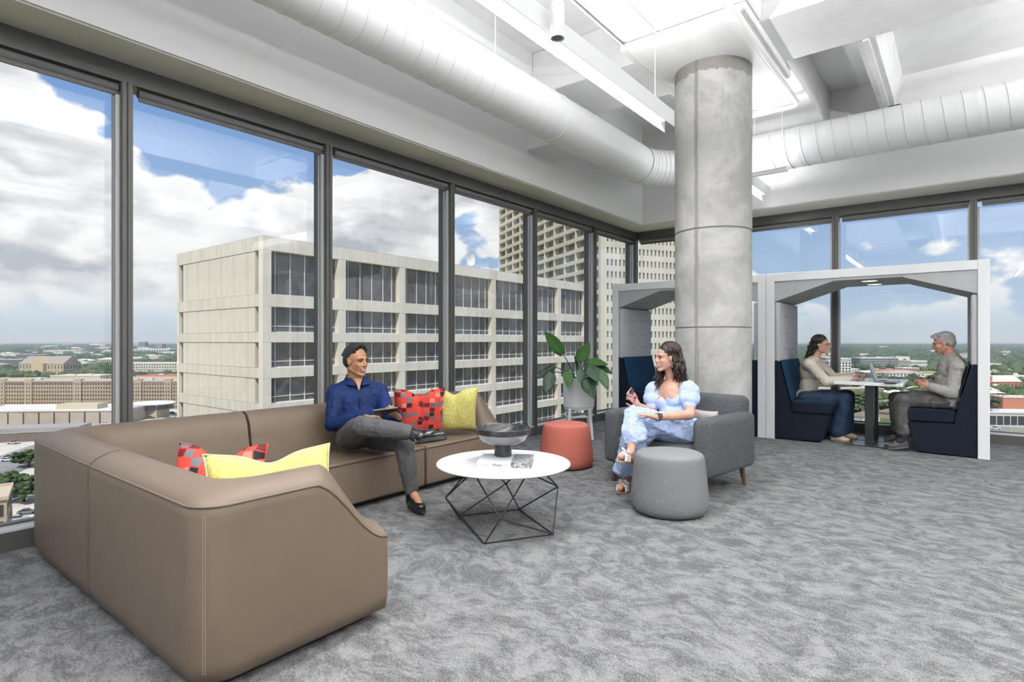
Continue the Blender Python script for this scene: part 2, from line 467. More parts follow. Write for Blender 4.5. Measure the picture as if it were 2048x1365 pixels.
# ---------------------------------------------------------------- windows
YM = [8.85 + .02] + [7.50, 5.97, 4.44, 2.91, 1.38, -.15, -1.68, -3.21, -4.74, -6.27]
XM = [-4.35, -2.85, -1.375, .10, 1.575, 3.05, 4.525, 6.0]
wglass = glass_mat('window_glass', (.965, .965, .96), 1.0)
def window(n, a, b, side):
    """side 'L': bay between y=a<b in the left wall; side 'B': bay between x=a<b in the back wall"""
    w = thing('window_%d' % n, None, None, (0, 0, 0), kind='structure')
    def bx(mb, u0, u1, d0, d1, z0, z1):   # d: distance from the glass into the room
        if side == 'L': mb.box(GX + d0, GX + d1, u0, u1, z0, z1)
        else: mb.box(u0, u1, GY - d1, GY - d0, z0, z1)
        return mb
    obj('pane', bx(MB(), a + .03, b - .03, -.012, -.004, .10, 2.98), wglass, w, smooth=None)
    f = obj('frame', bx(bx(MB(), a, b, -.04, .128, 2.925, ZH), a + .035, b - .035, -.02, .03, .06, .14), m_frame, w, smooth=None)
    obj('sill', bx(bx(MB(), a + .03, b - .03, .0, .13, .112, .126), a + .03, b - .03, -.05, .0, .10, .12), m_sill, w, smooth=None)
    obj('kick_plate', bx(MB(), a, b, .10, .128, 0.0, .112), m_frame, w, smooth=None)
    m_ = MB(); 
    if side == 'L': m_.cyl((GX + .075, a + .08, 2.895), (GX + .075, b - .04, 2.895), .028, 14)
    else: m_.cyl((a + .08, GY - .075, 2.895), (b - .04, GY - .075, 2.895), .028, 14)
    bl = obj('blind_roll', m_, m_fabric_blind, w)
    obj('hem_bar', bx(MB(), a + .085, b - .045, .066, .084, 2.845, 2.875), m_frame, bl, smooth=None)
    # post at the far end of the bay: face plate, gasket line, grooved track of the blind
    obj('mullion', bx(bx(MB(), b - .035, b + .035, -.05, .125, 0, ZH - .005), b - .03, b + .03, .12, .135, 0, 2.93), m_frame, w, smooth=None)
    obj('gasket', bx(MB(), b - .004, b + .004, .13, .137, .112, 2.93), m_frame_dark, w, smooth=None)
    s_ = MB()
    for k, (d0, d1) in enumerate(((.045, .065), (.067, .083), (.085, .105))):
        bx(s_, b - .035 - (.022 if k != 1 else .012), b - .035, d0, d1, .126, 2.84)
        if side == 'B': bx(s_, b + .035, b + .035 + (.022 if k != 1 else .012), d0, d1, .126, 2.84)
    obj('blind_track', s_, m_track, w, smooth=None)
    return w
n = 1
for i in range(len(YM) - 1):
    b_ = YM[i] - (.02 if i == 0 else 0)
    w = window(n, YM[i + 1], b_, 'L')
    if i in (1, 2, 3):   # looped cord beside the post
        yy = YM[i] - .085; m = MB(); xx = GX + .14
        pts = [(xx, yy, 2.84 - .02 * k) for k in range(0, 101, 5)]
        pts += [(xx, yy - .012, .80), (xx, yy - .024, .81)] + [(xx, yy - .03, .84 + .1 * k) for k in range(0, 20)]
        m.tube(pts, .0022, 5); obj('cord', m, M('white_cord', (.6, .6, .6), .5), w)
    n += 1
for i in range(len(XM) - 1):
    window(n, XM[i], XM[i + 1], 'B'); n += 1
m = MB(); m.box(FX - .06, FX + .01, FY - .01, FY + .06, 0, ZH - .004); obj('trim_1', m, m_frame, kind='structure', smooth=None)

# ================================================================== COLUMN
def column_mat():
    m_ = bpy.data.materials.new('raw_concrete'); m_.use_nodes = True; g = NT(m_.node_tree); b = g.n['Principled BSDF']
    co = g.coord('Object')
    a = g.mapr(g.noise(co, 1.6, 8, .62, .4), .38, .62)
    c1 = g.mix(a, (.33, .325, .305), (.50, .495, .475))
    f = g.mapr(g.noise(co, 16, 6, .7), .45, .75); c1 = g.mix(g.math('MULTIPLY', f, .35), c1, (.30, .295, .28))
    v = g.mapr(g.noise(g.mapping(co, scale=(9, 9, .7)), 1.0, 6, .65), .56, .72)
    c1 = g.mix(g.math('MULTIPLY', v, .45), c1, (.27, .26, .245))
    # scuffs
    sc = g.mapr(g.noise(g.mapping(co, rot=(0, .8, 0), scale=(20, 20, 45)), 1.0, 5, .8, 1.5), .66, .70)
    ga = g.mapr(g.noise(co, 1.9, 2, .5), .62, .68); c1 = g.mix(g.math('MULTIPLY', g.math('MULTIPLY', sc, ga), .8), c1, (.13, .12, .11))
    # bug holes
    vo = g.new('ShaderNodeTexVoronoi'); g.put(vo.inputs['Vector'], co); vo.inputs['Scale'].default_value = 9
    dt = g.mapr(vo.outputs['Distance'], .03, .05, 1, 0); c1 = g.mix(dt, c1, (.12, .115, .11))
    # ragged dark collar at the top where the paint of the ceiling stops
    x, y, z = g.sep(co)
    zz = g.math('ADD', z, g.math('MULTIPLY', g.noise(co, 6, 6, .7), .22))
    col = g.mapr(zz, 4.00, 4.015); c1 = g.mix(g.math('MULTIPLY', col, .75), c1, (.20, .185, .165))
    an = g.math('ARCTAN2', y, x); dn = g.math('ABSOLUTE', g.math('SUBTRACT', an, -1.658)); dn = g.math('SUBTRACT', dn, g.math('MULTIPLY', g.noise(g.mapping(co, scale=(14, 14, 3.5)), 1.0, 6, .75), .16))
    st_ = g.mapr(dn, -.045, -.005, 1.0, 0.0); c1 = g.mix(g.math('MULTIPLY', st_, .55), c1, (.17, .155, .14))
    g.put(b.inputs['Base Color'], c1); b.inputs['Roughness'].default_value = .8
    h = g.math('ADD', g.math('MULTIPLY', g.noise(co, 24, 6, .65), 1.0), g.math('MULTIPLY', dt, -1.5))
    g.put(b.inputs['Normal'], g.bump(h, .35, .008)); return m_
CXY = (-2.06, 6.0); CR = .38
cl = thing('concrete_column', 'round raw concrete column rising to the white ceiling behind the grey armchair', 'column', (CXY[0], CXY[1], 0))
m_col = column_mat()
segs = [(0.0, 1.35), (1.36, 2.34), (2.35, 4.06)]
for i, (z0, z1) in enumerate(segs):
    m = MB(); e = (0, .0015, .003)[i]
    m.lathe([(CR - .006, z0), (CR + e, z0 + .006), (CR + e, z1 - .006), (CR - .006, z1)], 72, (CXY[0], CXY[1], 0))
    o = obj('drum', m, m_col, cl)
m = MB(); m.lathe([(CR - .004, 1.34), (CR - .004, 2.36)], 48, (CXY[0], CXY[1], 0)); obj('joint', m, M('concrete_joint', (.2, .19, .18), .9), cl)
m = MB()
for z0, z1, dx in ((2.36, 4.0, 0), (1.37, 2.33, .004), (.02, 1.34, -.002)):   # vertical form seam facing the room
    a = math.atan2(-6.0, 2.06) - R(24) + dx
    pts = [(CXY[0] + (CR + .0005) * math.cos(a + .004 * math.sin(k * 1.7)), CXY[1] + (CR + .0005) * math.sin(a + .004 * math.sin(k * 1.7)), z0 + (z1 - z0) * k / 12) for k in range(13)]
    m.tube(pts, .0045, 6)
obj('form_seam', m, M('seam_stain', (.26, .25, .23), .9), cl)

# ================================================================== DUCTS
def duct_mesh(pts, r, pitch=.165, n=56, step=.016, ridge=.0055, wide=.010, tilt=True):
    # resample
    P_ = [Vector(p) for p in pts]; L = [0]
    for a, b in zip(P_, P_[1:]): L.append(L[-1] + (b - a).length)
    tot = L[-1]; N = int(tot / step); mb = MB(); rows = []
    j = 0
    for i in range(N + 1):
        s = tot * i / N
        while j < len(L) - 2 and L[j + 1] < s: j += 1
        f = (s - L[j]) / max(L[j + 1] - L[j], 1e-9); p = P_[j].lerp(P_[j + 1], f)
        s2 = min(tot, s + .03); s1 = max(0, s - .03)
        def at(q):
            k = 0
            while k < len(L) - 2 and L[k + 1] < q: k += 1
            return P_[k].lerp(P_[k + 1], (q - L[k]) / max(L[k + 1] - L[k], 1e-9))
        t = (at(s2) - at(s1)).normalized(); up = Vector((0, 0, 1)); sd = t.cross(up)
        ring = []
        for k in range(n):
            a = 2 * PI * k / n
            ph = (s / pitch - (k / n if tilt else 0)) % 1.0
            dd = min(ph, 1 - ph) * pitch
            rr = r + (ridge * max(0, 1 - dd / wide) if dd < wide else 0)
            ring.append(tuple(p + (up * math.cos(a) + sd * math.sin(a)) * rr))
        rows.append(ring)
    mb.grid(rows, closed_u=True); return mb
DX, DY, DZ, DR = -3.42, 7.65, 3.595, .24
bend = .62
arc = [(DX + bend - bend * math.cos(t_ * PI / 2), DY - bend + bend * math.sin(t_ * PI / 2), DZ) for t_ in [k / 10 for k in range(11)]]
dt_ = thing('spiral_duct', 'large white round ventilation duct running along the windows and turning at the column', 'duct', (DX, 3.0, DZ))
obj('straight_run', duct_mesh([(DX, -3.0, DZ), (DX, 5.0, DZ)], DR, .17), m_duct, dt_, smooth=60)
def helix(p, q, r, pitch, tr):
    p, q = Vector(p), Vector(q); L = (q - p).length; t_ = (q - p).normalized(); s_ = t_.cross(UP_); n = int(L / pitch * 36); pts = []
    for k in range(n + 1):
        a = 2 * PI * k / 36; pts.append(p + t_ * (L * k / n) + (UP_ * math.cos(a) + s_ * math.sin(a)) * r)
    mb = MB(); mb.tube(pts, tr, 5); return mb
UP_ = Vector((0, 0, 1)); m_seam = M('painted_seam', (.70, .70, .71), .45)
obj('spiral_seam', helix((DX, -1.5, DZ), (DX, 5.0, DZ), DR + .001, .17, .0035), m_seam, dt_, smooth=180)
obj('spiral_seam', helix((-2.75, DY, DZ), (2.6, DY, DZ), DR + .001, .17, .0065), m_seam, dt_, smooth=180)
obj('smooth_sleeve', duct_mesh([(DX, 5.0, DZ), (DX, DY - bend, DZ)], DR + .002, .23), m_duct, dt_, smooth=60)
obj('elbow', duct_mesh(arc, DR + .004, .105, tilt=False, ridge=.006), m_duct, dt_, smooth=60)
obj('straight_run', duct_mesh([arc[-1], (5.5, DY, DZ)], DR, .17), m_duct, dt_, smooth=60)
for k in range(11):
    a = k / 10 * PI / 2; c_ = Vector((DX + bend - bend * math.cos(a), DY - bend + bend * math.sin(a), DZ)); rd = Vector((-math.cos(a), math.sin(a), 0))
    m = MB(); m.tube([c_ + (rd * math.cos(2 * PI * j / 40) + UP_ * math.sin(2 * PI * j / 40)) * (DR + .004) for j in range(40)], .0045, 5, closed=True); obj('gore_seam', m, m_seam, dt_, smooth=180)
m = MB()
for y in (5.0,): m.lathe([(DR + .001, 0), (DR + .006, .002), (DR + .006, .012), (DR + .001, .014)], 56)
m2 = MB(); m2.add([(DX + q[0], 5.0 + q[2], DZ + q[1]) for q in m.v], m.f); obj('collar', m2, m_duct, dt_)
m = MB(); m.lathe([(DR + .001, 0), (DR + .007, .002), (DR + .007, .06), (DR + .001, .062)], 56)
m2 = MB(); m2.add([(.55 + q[2], DY + q[0], DZ + q[1]) for q in m.v], m.f); obj('collar', m2, m_duct, dt_)
m = MB(); m.prism([(-3.976, 5.30), (-3.976, 5.74), (-3.80, 5.84), (-3.30, 5.84), (-3.30, 5.30)], 3.44, 3.62, 'z')
obj('side_boot', m, m_duct, dt_, smooth=None)
def rod(x, y, z0, z1, parent, r=.005, name='hanger_rod', mat=None):
    m_ = MB(); m_.cyl((x, y, z0), (x, y, z1), r, 6); return obj(name, m_, mat or m_duct, parent)
for (x, y) in ((DX + .02, 1.0), (DX + .02, 4.05)): rod(x, y, DZ + DR - .01, 4.6, dt_)
for (x, y) in ((-.60, DY), (1.9, DY)):
    rod(x, y, DZ + DR + .0, 4.59, dt_)
    m = MB(); m.tube([(x - .06, y, DZ + DR + .004), (x - .05, y, DZ + DR + .02), (x + .05, y, DZ + DR + .02), (x + .06, y, DZ + DR + .004)], .006, 6)
    obj('hanger_strap', m, m_blackm, dt_)

# ================================================================== LIGHTS THAT HANG
m_led = M('led_diffuser', (.9, .9, .9), .5, emit=((1.0, .985, .96), 2.6))
def linear_light(name, label, x, y0, y1, z, rods, group=None, power=(0, 0), axis='y'):
    t = thing(name, label, 'ceiling light', (x, (y0 + y1) / 2, z) if axis == 'y' else ((y0 + y1) / 2, x, z), group)
    def bx(mb, a0, a1, l0, l1, z0, z1):
        if axis == 'y': return mb.box(x + a0, x + a1, l0, l1, z0, z1)
        return mb.box(l0, l1, x + a0, x + a1, z0, z1)
    obj('side_plate', bx(MB(), .042, .048, y0, y1, z - .005, z + .135), m_duct, t, smooth=None)
    obj('side_plate', bx(MB(), -.048, -.042, y0, y1 - .0, z - .035, z + .09), m_duct, t, smooth=None)
    obj('top_tray', bx(MB(), -.042, .042, y0 + .02, y1 - .02, z + .075, z + .085), m_duct, t, smooth=None)
    obj('diffuser', bx(MB(), -.041, .041, y0 + .03, y1 - .10, z + .030, z + .045), m_led, t, smooth=None)
    for q in rods:
        a = (x, q) if axis == 'y' else (q, x)
        rod(a[0], a[1], z + .08, 4.08, t, .0025, 'suspension_wire')
        m_ = MB(); m_.lathe([(.0, 4.06), (.03, 4.065), (.032, 4.10)], 16, (a[0], a[1], 0)); obj('canopy', m_, m_duct, t)
    L = y1 - y0
    if power[0]:
        a = area('downlight', (x, (y0 + y1) / 2, z + .012) if axis == 'y' else ((y0 + y1) / 2, x, z + .012), .07 if axis == 'y' else L - .3, L - .3 if axis == 'y' else .07, power[0] * L)
    if power[1]:
        a = area('uplight', (x, (y0 + y1) / 2, z + .15) if axis == 'y' else ((y0 + y1) / 2, x, z + .15), .07 if axis == 'y' else L - .3, L - .3 if axis == 'y' else .07, power[1] * L, up=True)
    return t
linear_light('linear_pendant', 'long white linear light hanging over the lounge in front of the column', -2.05, -3.2, 4.85, 3.12, (-2, 0.5, 2.6, 4.55), power=(DOWNLIGHT * 2.3, UPLIGHT))
linear_light('linear_pendant', 'short end of a white linear light behind the column by the back wall', -2.05, 6.75, 8.05, 3.12, (7.5,), power=(DOWNLIGHT, UPLIGHT))
tcb = thing('light_bar', 'small white crosswise bar hanging just right of the column below the round duct', 'ceiling light', (-1.8, 7.2, 3.22))
m = MB(); m.rbox(-2.02, -1.60, 7.185, 7.215, 3.20, 3.222, .002, 1); obj('lower_flange', m, m_duct, tcb, smooth=None)
m = MB(); m.box(-2.02, -1.62, 7.197, 7.203, 3.222, 3.25); m.box(-2.02, -1.60, 7.19, 7.21, 3.25, 3.256); obj('web', m, m_duct, tcb, smooth=None)
rod(-1.66, 7.2, 3.256, 4.11, tcb, .003, 'suspension_wire')
for k, x in enumerate((1.2, 4.4)):
    linear_light('linear_pendant', 'white linear light over the open floor, beyond the edge of the picture', x, -4.5, 4.8, 3.12, (-3, 0.5, 4.4), 'linear lights over the open floor', power=(DOWNLIGHT, UPLIGHT * 3.4))
linear_light('linear_pendant', 'white linear light near the back wall, beyond the right edge of the picture', 6.9, 1.6, 5.6, 3.30, (2, 5), axis='x', power=(DOWNLIGHT, UPLIGHT * 2.8))
t = thing('cylinder_pendant', 'small white cylinder downlight hanging beside the long linear light', 'ceiling light', (-1.62, 2.72, 3.3))
m = MB(); m.lathe([(.0, 3.052), (.034, 3.052), (.036, 3.046), (.042, 3.046), (.043, 3.06), (.043, 3.25), (.036, 3.262), (.0, 3.264)], 28, (-1.92, 2.87, 0), cap=False)
t.location = (-1.92, 2.87, 3.05)
obj('housing', m, m_duct, t)
m = MB(); m.lathe([(.0, 3.050), (.033, 3.050)], 20, (-1.92, 2.87, 0), cap=False); obj('lens', m, M('grey_lens', (.16, .16, .17), .3), t)
rod(-1.92, 2.87, 3.26, 4.11, t, .004, 'stem')

# sprinkler pipes
def pipe(name, label, pts, r, extra=None):
    t_ = thing(name, label, 'pipe', pts[0])
    m_ = MB(); m_.tube(pts, r, 14); obj('pipe_run', m_, m_duct, t_)
    return t_
def arc_pts(a, c_, b, k=5):
    a, c_, b = Vector(a), Vector(c_), Vector(b)
    return [tuple(a.lerp(c_, i / k).lerp(c_.lerp(b, i / k), i / k)) for i in range(k + 1)]
p1_ = [(-1.50, -1.0, 3.97), (-1.50, 7.15, 3.97)] + arc_pts((-1.50, 7.16, 3.97), (-1.50, 7.27, 3.97), (-1.61, 7.27, 3.97))[1:] + [(-2.35, 7.27, 3.97)]
t = pipe('sprinkler_pipe', 'white sprinkler pipe running over the column and turning left past it', p1_, .028)
for y in (3.2, 6.75):
    rod(-1.50, y, 3.99, 4.6 if y > 6.36 else 4.11, t, .004)
    m = MB(); m.lathe([(.030, -.012), (.033, -.01), (.033, .01), (.030, .012)], 18); m2 = MB()
    m2.add([(-1.5 + q[0], y + q[2], 3.97 + q[1]) for q in m.v], m.f); obj('clevis', m2, m_duct, t)
rod(-1.75, 7.27, 3.99, 4.6, t, .004)
m = MB(); m.cyl((-2.3, 7.27, 3.90), (-2.3, 7.27, 3.99), .012, 10); m.lathe([(.0, 3.885), (.022, 3.887), (.022, 3.89), (.0, 3.892)], 12, (-2.3, 7.27, 0), cap=False)
obj('sprinkler_head', m, M('brass', (.35, .28, .15), .35, .9), t)
t = pipe('sprinkler_pipe', 'short white sprinkler branch pipe on the ceiling in front of the column', [(-1.95, 4.62, 4.02), (-.2, 4.62, 4.02)], .022)
m = MB(); m.cyl((-1.93, 4.62, 3.95), (-1.93, 4.62, 4.03), .014, 10); m.lathe([(0, 3.93), (.028, 3.932), (.028, 3.938), (0, 3.94)], 14, (-1.93, 4.62, 0), cap=False); obj('sprinkler_head', m, m_duct, t)
rod(-1.5, 4.62, 4.03, 4.11, t, .005)

# ================================================================== SOFA
def leather():
    m_ = bpy.data.materials.new('taupe_leather'); m_.use_nodes = True; g = NT(m_.node_tree); b = g.n['Principled BSDF']
    co = g.coord('Object'); a = g.noise(co, 5, 4, .5)
    g.put(b.inputs['Base Color'], g.mix(a, (.138, .102, .074), (.158, .118, .086)))
    b.inputs['Roughness'].default_value = .50; b.inputs['Specular IOR Level'].default_value = .38
    v = g.new('ShaderNodeTexVoronoi'); g.put(v.inputs['Vector'], co); v.inputs['Scale'].default_value = 420
    h = g.math('ADD', g.math('MULTIPLY', v.outputs['Distance'], .5), g.math('MULTIPLY', g.noise(co, 7, 3, .5), 5.0))
    g.put(b.inputs['Normal'], g.bump(h, .22, .004)); return m_
m_leather = leather()
m_pipe = M('sofa_piping', (.085, .062, .046), .55)
m_plinth = M('black_plinth', (.01, .01, .01), .6)
sofa = thing('sectional_sofa', 'large L-shaped taupe leather sofa with curved back along the windows', 'sofa', (-4.15, .87, 0))
SEC = [(.05, .03), (.018, .045), (.0, .11), (.0, .40), (.0, -.14), (.0, -.035), (.002, .0), (.03, .028), (.08, .052), (.13, .055), (.18, .035), (.215, -.02), (.232, -.10), (.25, -.20), (.27, .30), (.28, .10)]
def sweep_back(outer, inner, hf):
    """outer, inner: matching polylines (x, y); hf(i) -> piping height at the station"""
    rows = []; pip = []
    for i, (o_, n_) in enumerate(zip(outer, inner)):
        h = hf(i); o_ = Vector((o_[0], o_[1])); n_ = Vector((n_[0], n_[1])); row = []
        for k, (off, z) in enumerate(SEC):
            if k in (0, 1, 2): zz = z
            elif k == 3: zz = min(.38, h - .20)
            elif k == 4: zz = h - .13
            elif k < 14: zz = h + z
            elif k == 14: zz = min(.30, h - .08)
            else: zz = z
            if 11 <= k <= 13: zz = max(zz, min(.32, h - .02))
            p = o_.lerp(n_, off / .25); row.append((p.x, p.y, zz))
        rows.append(row); q = o_.lerp(n_, .004); pip.append((q.x, q.y, h + .004))
    mb = MB(); mb.grid(rows)
    n = len(SEC); mb.f.append(tuple(range(n))); mb.mi.append(0); e = len(mb.v) - n; mb.f.append(tuple(range(e, e + n))[::-1]); mb.mi.append(0)
    # underside
    for i in range(len(rows) - 1):
        a = i * n; mb.f.append((a, a + n, a + 2 * n - 1, a + n - 1)); mb.mi.append(0)
    return mb, pip
def lin(a, b, k): return [(a[0] + (b[0] - a[0]) * i / k, a[1] + (b[1] - a[1]) * i / k) for i in range(k + 1)]
def corner(cx, cy, r, a0, a1, k=8): return [(cx + r * math.cos(a0 + (a1 - a0) * i / k), cy + r * math.sin(a0 + (a1 - a0) * i / k)) for i in range(k + 1)]
HP = .652
def add_module(outer, inner, hf):
    mb, pip = sweep_back(outer, inner, hf)
    o = obj('backrest', mb, m_leather, sofa, smooth=70)
    m_ = MB(); m_.tube(pip, .0045, 6); obj('piping', m_, m_leather, o, smooth=180)
def slope(t_):   # 0..1 -> arm profile falling to the seat front
    return HP - (HP - .36) * (t_ * t_ * (3 - 2 * t_)) ** .9
# near end module (with arm)
o1 = lin((-3.095, .835), (-2.09, .835), 8) + corner(-2.09, .945, .11, -PI / 2, 0)[1:] + lin((-1.98, .945), (-1.98, 1.625), 16)[1:]
i1 = lin((-3.095, 1.085), (-2.43, 1.085), 8) + corner(-2.43, 1.285, .20, -PI / 2, 0)[1:] + lin((-2.23, 1.285), (-2.23, 1.625), 16)[1:]
def h1(i):
    y = o1[i][1]; return HP if y < 1.27 else slope(min(1, (y - 1.27) / .355))
add_module(o1, i1, h1)
# corner module
o2 = (lin((-3.115, .835), (-4.01, .835), 8) + corner(-4.01, .975, .14, -PI / 2, -PI)[1:] + lin((-4.15, .975), (-4.15, 1.985), 9)[1:])
i2 = (lin((-3.115, 1.085), (-3.75, 1.085), 8) + corner(-3.75, 1.235, .15, -PI / 2, -PI)[1:] + lin((-3.90, 1.235), (-3.90, 1.985), 9)[1:])
add_module(o2, i2, lambda i: HP + .012 * min(1, i / 10))
# middle module
o3 = lin((-4.15, 2.005), (-4.15, 3.195), 8); i3 = lin((-3.90, 2.005), (-3.90, 3.195), 8)
add_module(o3, i3, lambda i: HP + .012)
# far end module
o4 = lin((-4.15, 3.215), (-4.15, 4.11), 8) + corner(-4.01, 4.11, .14, PI, PI / 2)[1:] + lin((-4.01, 4.25), (-3.435, 4.25), 16)[1:]
i4 = lin((-3.90, 3.215), (-3.90, 3.80), 8) + corner(-3.70, 3.80, .20, PI, PI / 2)[1:] + lin((-3.70, 4.0), (-3.435, 4.0), 16)[1:]
def h4(i):
    x = o4[i][0]; return HP + .012 if x < -3.80 else slope(min(1, (x + 3.80) / .365)) + .012
add_module(o4, i4, h4)
def seat(poly, pip):
    bm = bmesh.new(); lo = [bm.verts.new((p[0], p[1], .045)) for p in poly]; hi = [bm.verts.new((p[0], p[1], .365)) for p in poly]
    bm.faces.new(hi); bm.faces.new(lo[::-1]); n = len(poly)
    for i in range(n): bm.faces.new((lo[i], lo[(i + 1) % n], hi[(i + 1) % n], hi[i]))
    bmesh.ops.bevel(bm, geom=list(bm.edges), offset=.022, segments=3, affect='EDGES', profile=.6)
    o = obj('seat', MB().bm(bm), m_leather, sofa, smooth=50)
    m_ = MB(); m_.tube(pip, .004, 6); obj('piping', m_, m_pipe, o, smooth=180)
seat([(-3.095, 1.0), (-2.06, 1.0), (-2.06, 1.635), (-3.095, 1.64)], [(-3.09, 1.636, .350), (-2.22, 1.636, .350)])
seat([(-4.0, .98), (-3.115, .98), (-3.115, 1.64), (-3.42, 1.64), (-3.42, 1.985), (-4.0, 1.985)], [(-3.12, 1.636, .352), (-3.416, 1.64, .352), (-3.416, 1.98, .352)])
seat([(-4.0, 2.005), (-3.42, 2.005), (-3.42, 3.195), (-4.0, 3.195)], [(-3.416, 2.01, .350), (-3.416, 3.19, .350)])
seat([(-4.0, 3.215), (-3.42, 3.215), (-3.42, 4.20), (-4.0, 4.20)], [(-3.416, 3.22, .350), (-3.416, 4.16, .350)])
m = MB(); m.box(-4.08, -3.50, .93, 4.18, 0, .055); m.box(-3.5, -2.06, .93, 1.56, 0, .055); obj('plinth', m, m_plinth, sofa, smooth=None)
m = MB()
for k in range(60):   # twin stitching down the near back corner
    z = .09 + k * .009
    for dx in (-.004, .004):
        a = -PI / 4 + dx / .11
        m.box(-2.09 + .1105 * math.cos(a) - .0008, -2.09 + .1105 * math.cos(a) + .0008, 0.945 + .1105 * math.sin(a) - .0008, 0.945 + .1105 * math.sin(a) + .0008, z, z + .005)
o = obj('stitching', m, M('stitch_thread', (.36, .30, .24), .7), sofa, smooth=None); o['kind'] = 'stuff'

# ================================================================== PILLOWS
def pillow_red_mat():
    m_ = bpy.data.materials.new('red_hexagon_fabric'); m_.use_nodes = True; g = NT(m_.node_tree); b = g.n['Principled BSDF']
    co = g.coord('Object'); x, y, z = g.sep(co)
    c = g.new('ShaderNodeCombineXYZ'); g.put(c.inputs[0], x); g.put(c.inputs[1], g.math('MULTIPLY', z, 1.15)); g.put(c.inputs[2], 0.0)
    v = g.new('ShaderNodeTexVoronoi', voronoi_dimensions='2D'); g.put(v.inputs['Vector'], c.outputs[0]); v.inputs['Scale'].default_value = 21; v.inputs['Randomness'].default_value = .4
    r = g.new('ShaderNodeValToRGB'); r.color_ramp.interpolation = 'CONSTANT'
    sr = g.sep(v.outputs['Color'])
    g.l.new(sr[0], r.inputs[0]); e = r.color_ramp.elements
    cols = [(.012, .010, .014), (.62, .055, .035), (.62, .055, .035), (.13, .14, .15), (.56, .05, .03), (.12, .008, .012), (.62, .06, .04), (.75, .20, .15), (.60, .05, .035), (.11, .115, .12)]
    e[0].color = cols[0] + (1,); e[0].position = 0
    e[1].color = cols[1] + (1,); e[1].position = .12
    for k in range(2, 10): q = e.new(.10 * k + .02); q.color = cols[k] + (1,)
    v2 = g.new('ShaderNodeTexVoronoi', voronoi_dimensions='2D', feature='DISTANCE_TO_EDGE'); g.put(v2.inputs['Vector'], c.outputs[0]); v2.inputs['Scale'].default_value = 21; v2.inputs['Randomness'].default_value = .4
    ed = g.mapr(v2.outputs['Distance'], .05, .075)
    g.put(b.inputs['Base Color'], g.mix(ed, (.60, .05, .035), r.outputs[0])); b.inputs['Roughness'].default_value = .85
    g.put(b.inputs['Normal'], g.bump(g.noise(co, 900, 1), .25, .001)); return m_
m_red = pillow_red_mat()
def yellow_mat():
    m_ = bpy.data.materials.new('yellow_slub_fabric'); m_.use_nodes = True; g = NT(m_.node_tree); b = g.n['Principled BSDF']
    co = g.coord('Object'); a = g.noise(g.mapping(co, scale=(260, 60, 40)), 1, 3, .6); c = g.noise(g.mapping(co, scale=(40, 60, 300)), 1, 3, .6)
    t_ = g.mapr(g.math('MULTIPLY', g.math('ADD', a, c), .5), .36, .62)
    g.put(b.inputs['Base Color'], g.mix(t_, (.42, .36, .07), (.74, .68, .24))); b.inputs['Roughness'].default_value = .9
    g.put(b.inputs['Normal'], g.bump(t_, .5, .002)); return m_
m_yel = yellow_mat()
def pillow(name, label, mat, pos, width_dir, size, lean, chop=.2, thick=.075, cat='cushion', group=None, pipe_mat=None):
    """local x = width, z = up, y = thickness"""
    n = 28; o_rows = []; 
    mb = MB()
    for side in (1, -1):
        rows = []
        for i in range(n + 1):
            v = -1 + 2 * i / n; row = []
            for j in range(n + 1):
                u = -1 + 2 * j / n
                au, av = abs(u), abs(v)
                ex = 1 - .085 * (1 - av ** 2) ** .8 * (au ** 3); ez = 1 - .085 * (1 - au ** 2) ** .8 * (av ** 3)
                x = u * size / 2 * ex; z = v * size / 2 * ez
                th = thick * ((1 - u ** 4) * (1 - v ** 4)) ** .55 * (1 - .25 * max(0, v))
                if chop:
                    w = math.exp(-(u / .34) ** 2) * max(0, (v + .35) / 1.35) ** 1.6
                    z -= chop * size * w; th *= (1 - .75 * math.exp(-(u / .13) ** 2) * max(0, (v + .2) / 1.2))
                th += .004 * math.sin(u * 9 + v * 4) * (1 - u * u) * (1 - v * v)
                row.append((x, side * max(th, 0), z))
            rows.append(row)
        mb.grid(rows, flip=(side < 0))
    bm = bmesh.new(); bv = [bm.verts.new(q) for q in mb.v]
    for f in mb.f: bm.faces.new([bv[i] for i in f])
    bmesh.ops.remove_doubles(bm, verts=bm.verts, dist=.0008)
    o = obj(name, MB().bm(bm), mat, None, smooth=180, label=label, cat=cat, group=group)
    wd = Vector((width_dir[0], width_dir[1], 0)).normalized(); nrm = Vector((0, 0, 1)).cross(wd)
    up = (Vector((0, 0, 1)) * math.cos(lean) + nrm * math.sin(lean)).normalized(); th_ = up.cross(wd)
    o.matrix_world = Matrix.Translation(Vector(pos)) @ Matrix((wd, th_, up)).transposed().to_4x4()
    edge = []
    for k in range(4 * n):
        s_, f = divmod(k, n)
        u, v = [(-1 + 2 * f / n, -1), (1, -1 + 2 * f / n), (1 - 2 * f / n, 1), (-1, 1 - 2 * f / n)][s_]
        au, av = abs(u), abs(v); x = u * size / 2 * (1 - .085 * (1 - av ** 2) ** .8 * (au ** 3)); z = v * size / 2 * (1 - .085 * (1 - au ** 2) ** .8 * (av ** 3))
        if chop: z -= chop * size * math.exp(-(u / .34) ** 2) * max(0, (v + .35) / 1.35) ** 1.6
        edge.append((x, 0, z))
    m_ = MB(); m_.tube(edge, .004, 6, closed=True); pm = obj('seam', m_, pipe_mat or mat, None, smooth=180); pm.parent = o
    return o
pillow('cushion', 'red cushion with black and grey hexagons lying deep in the near corner of the sofa', m_red, (-2.732, 1.231, 0.515), (.84, .54), .45, R(14), .22)
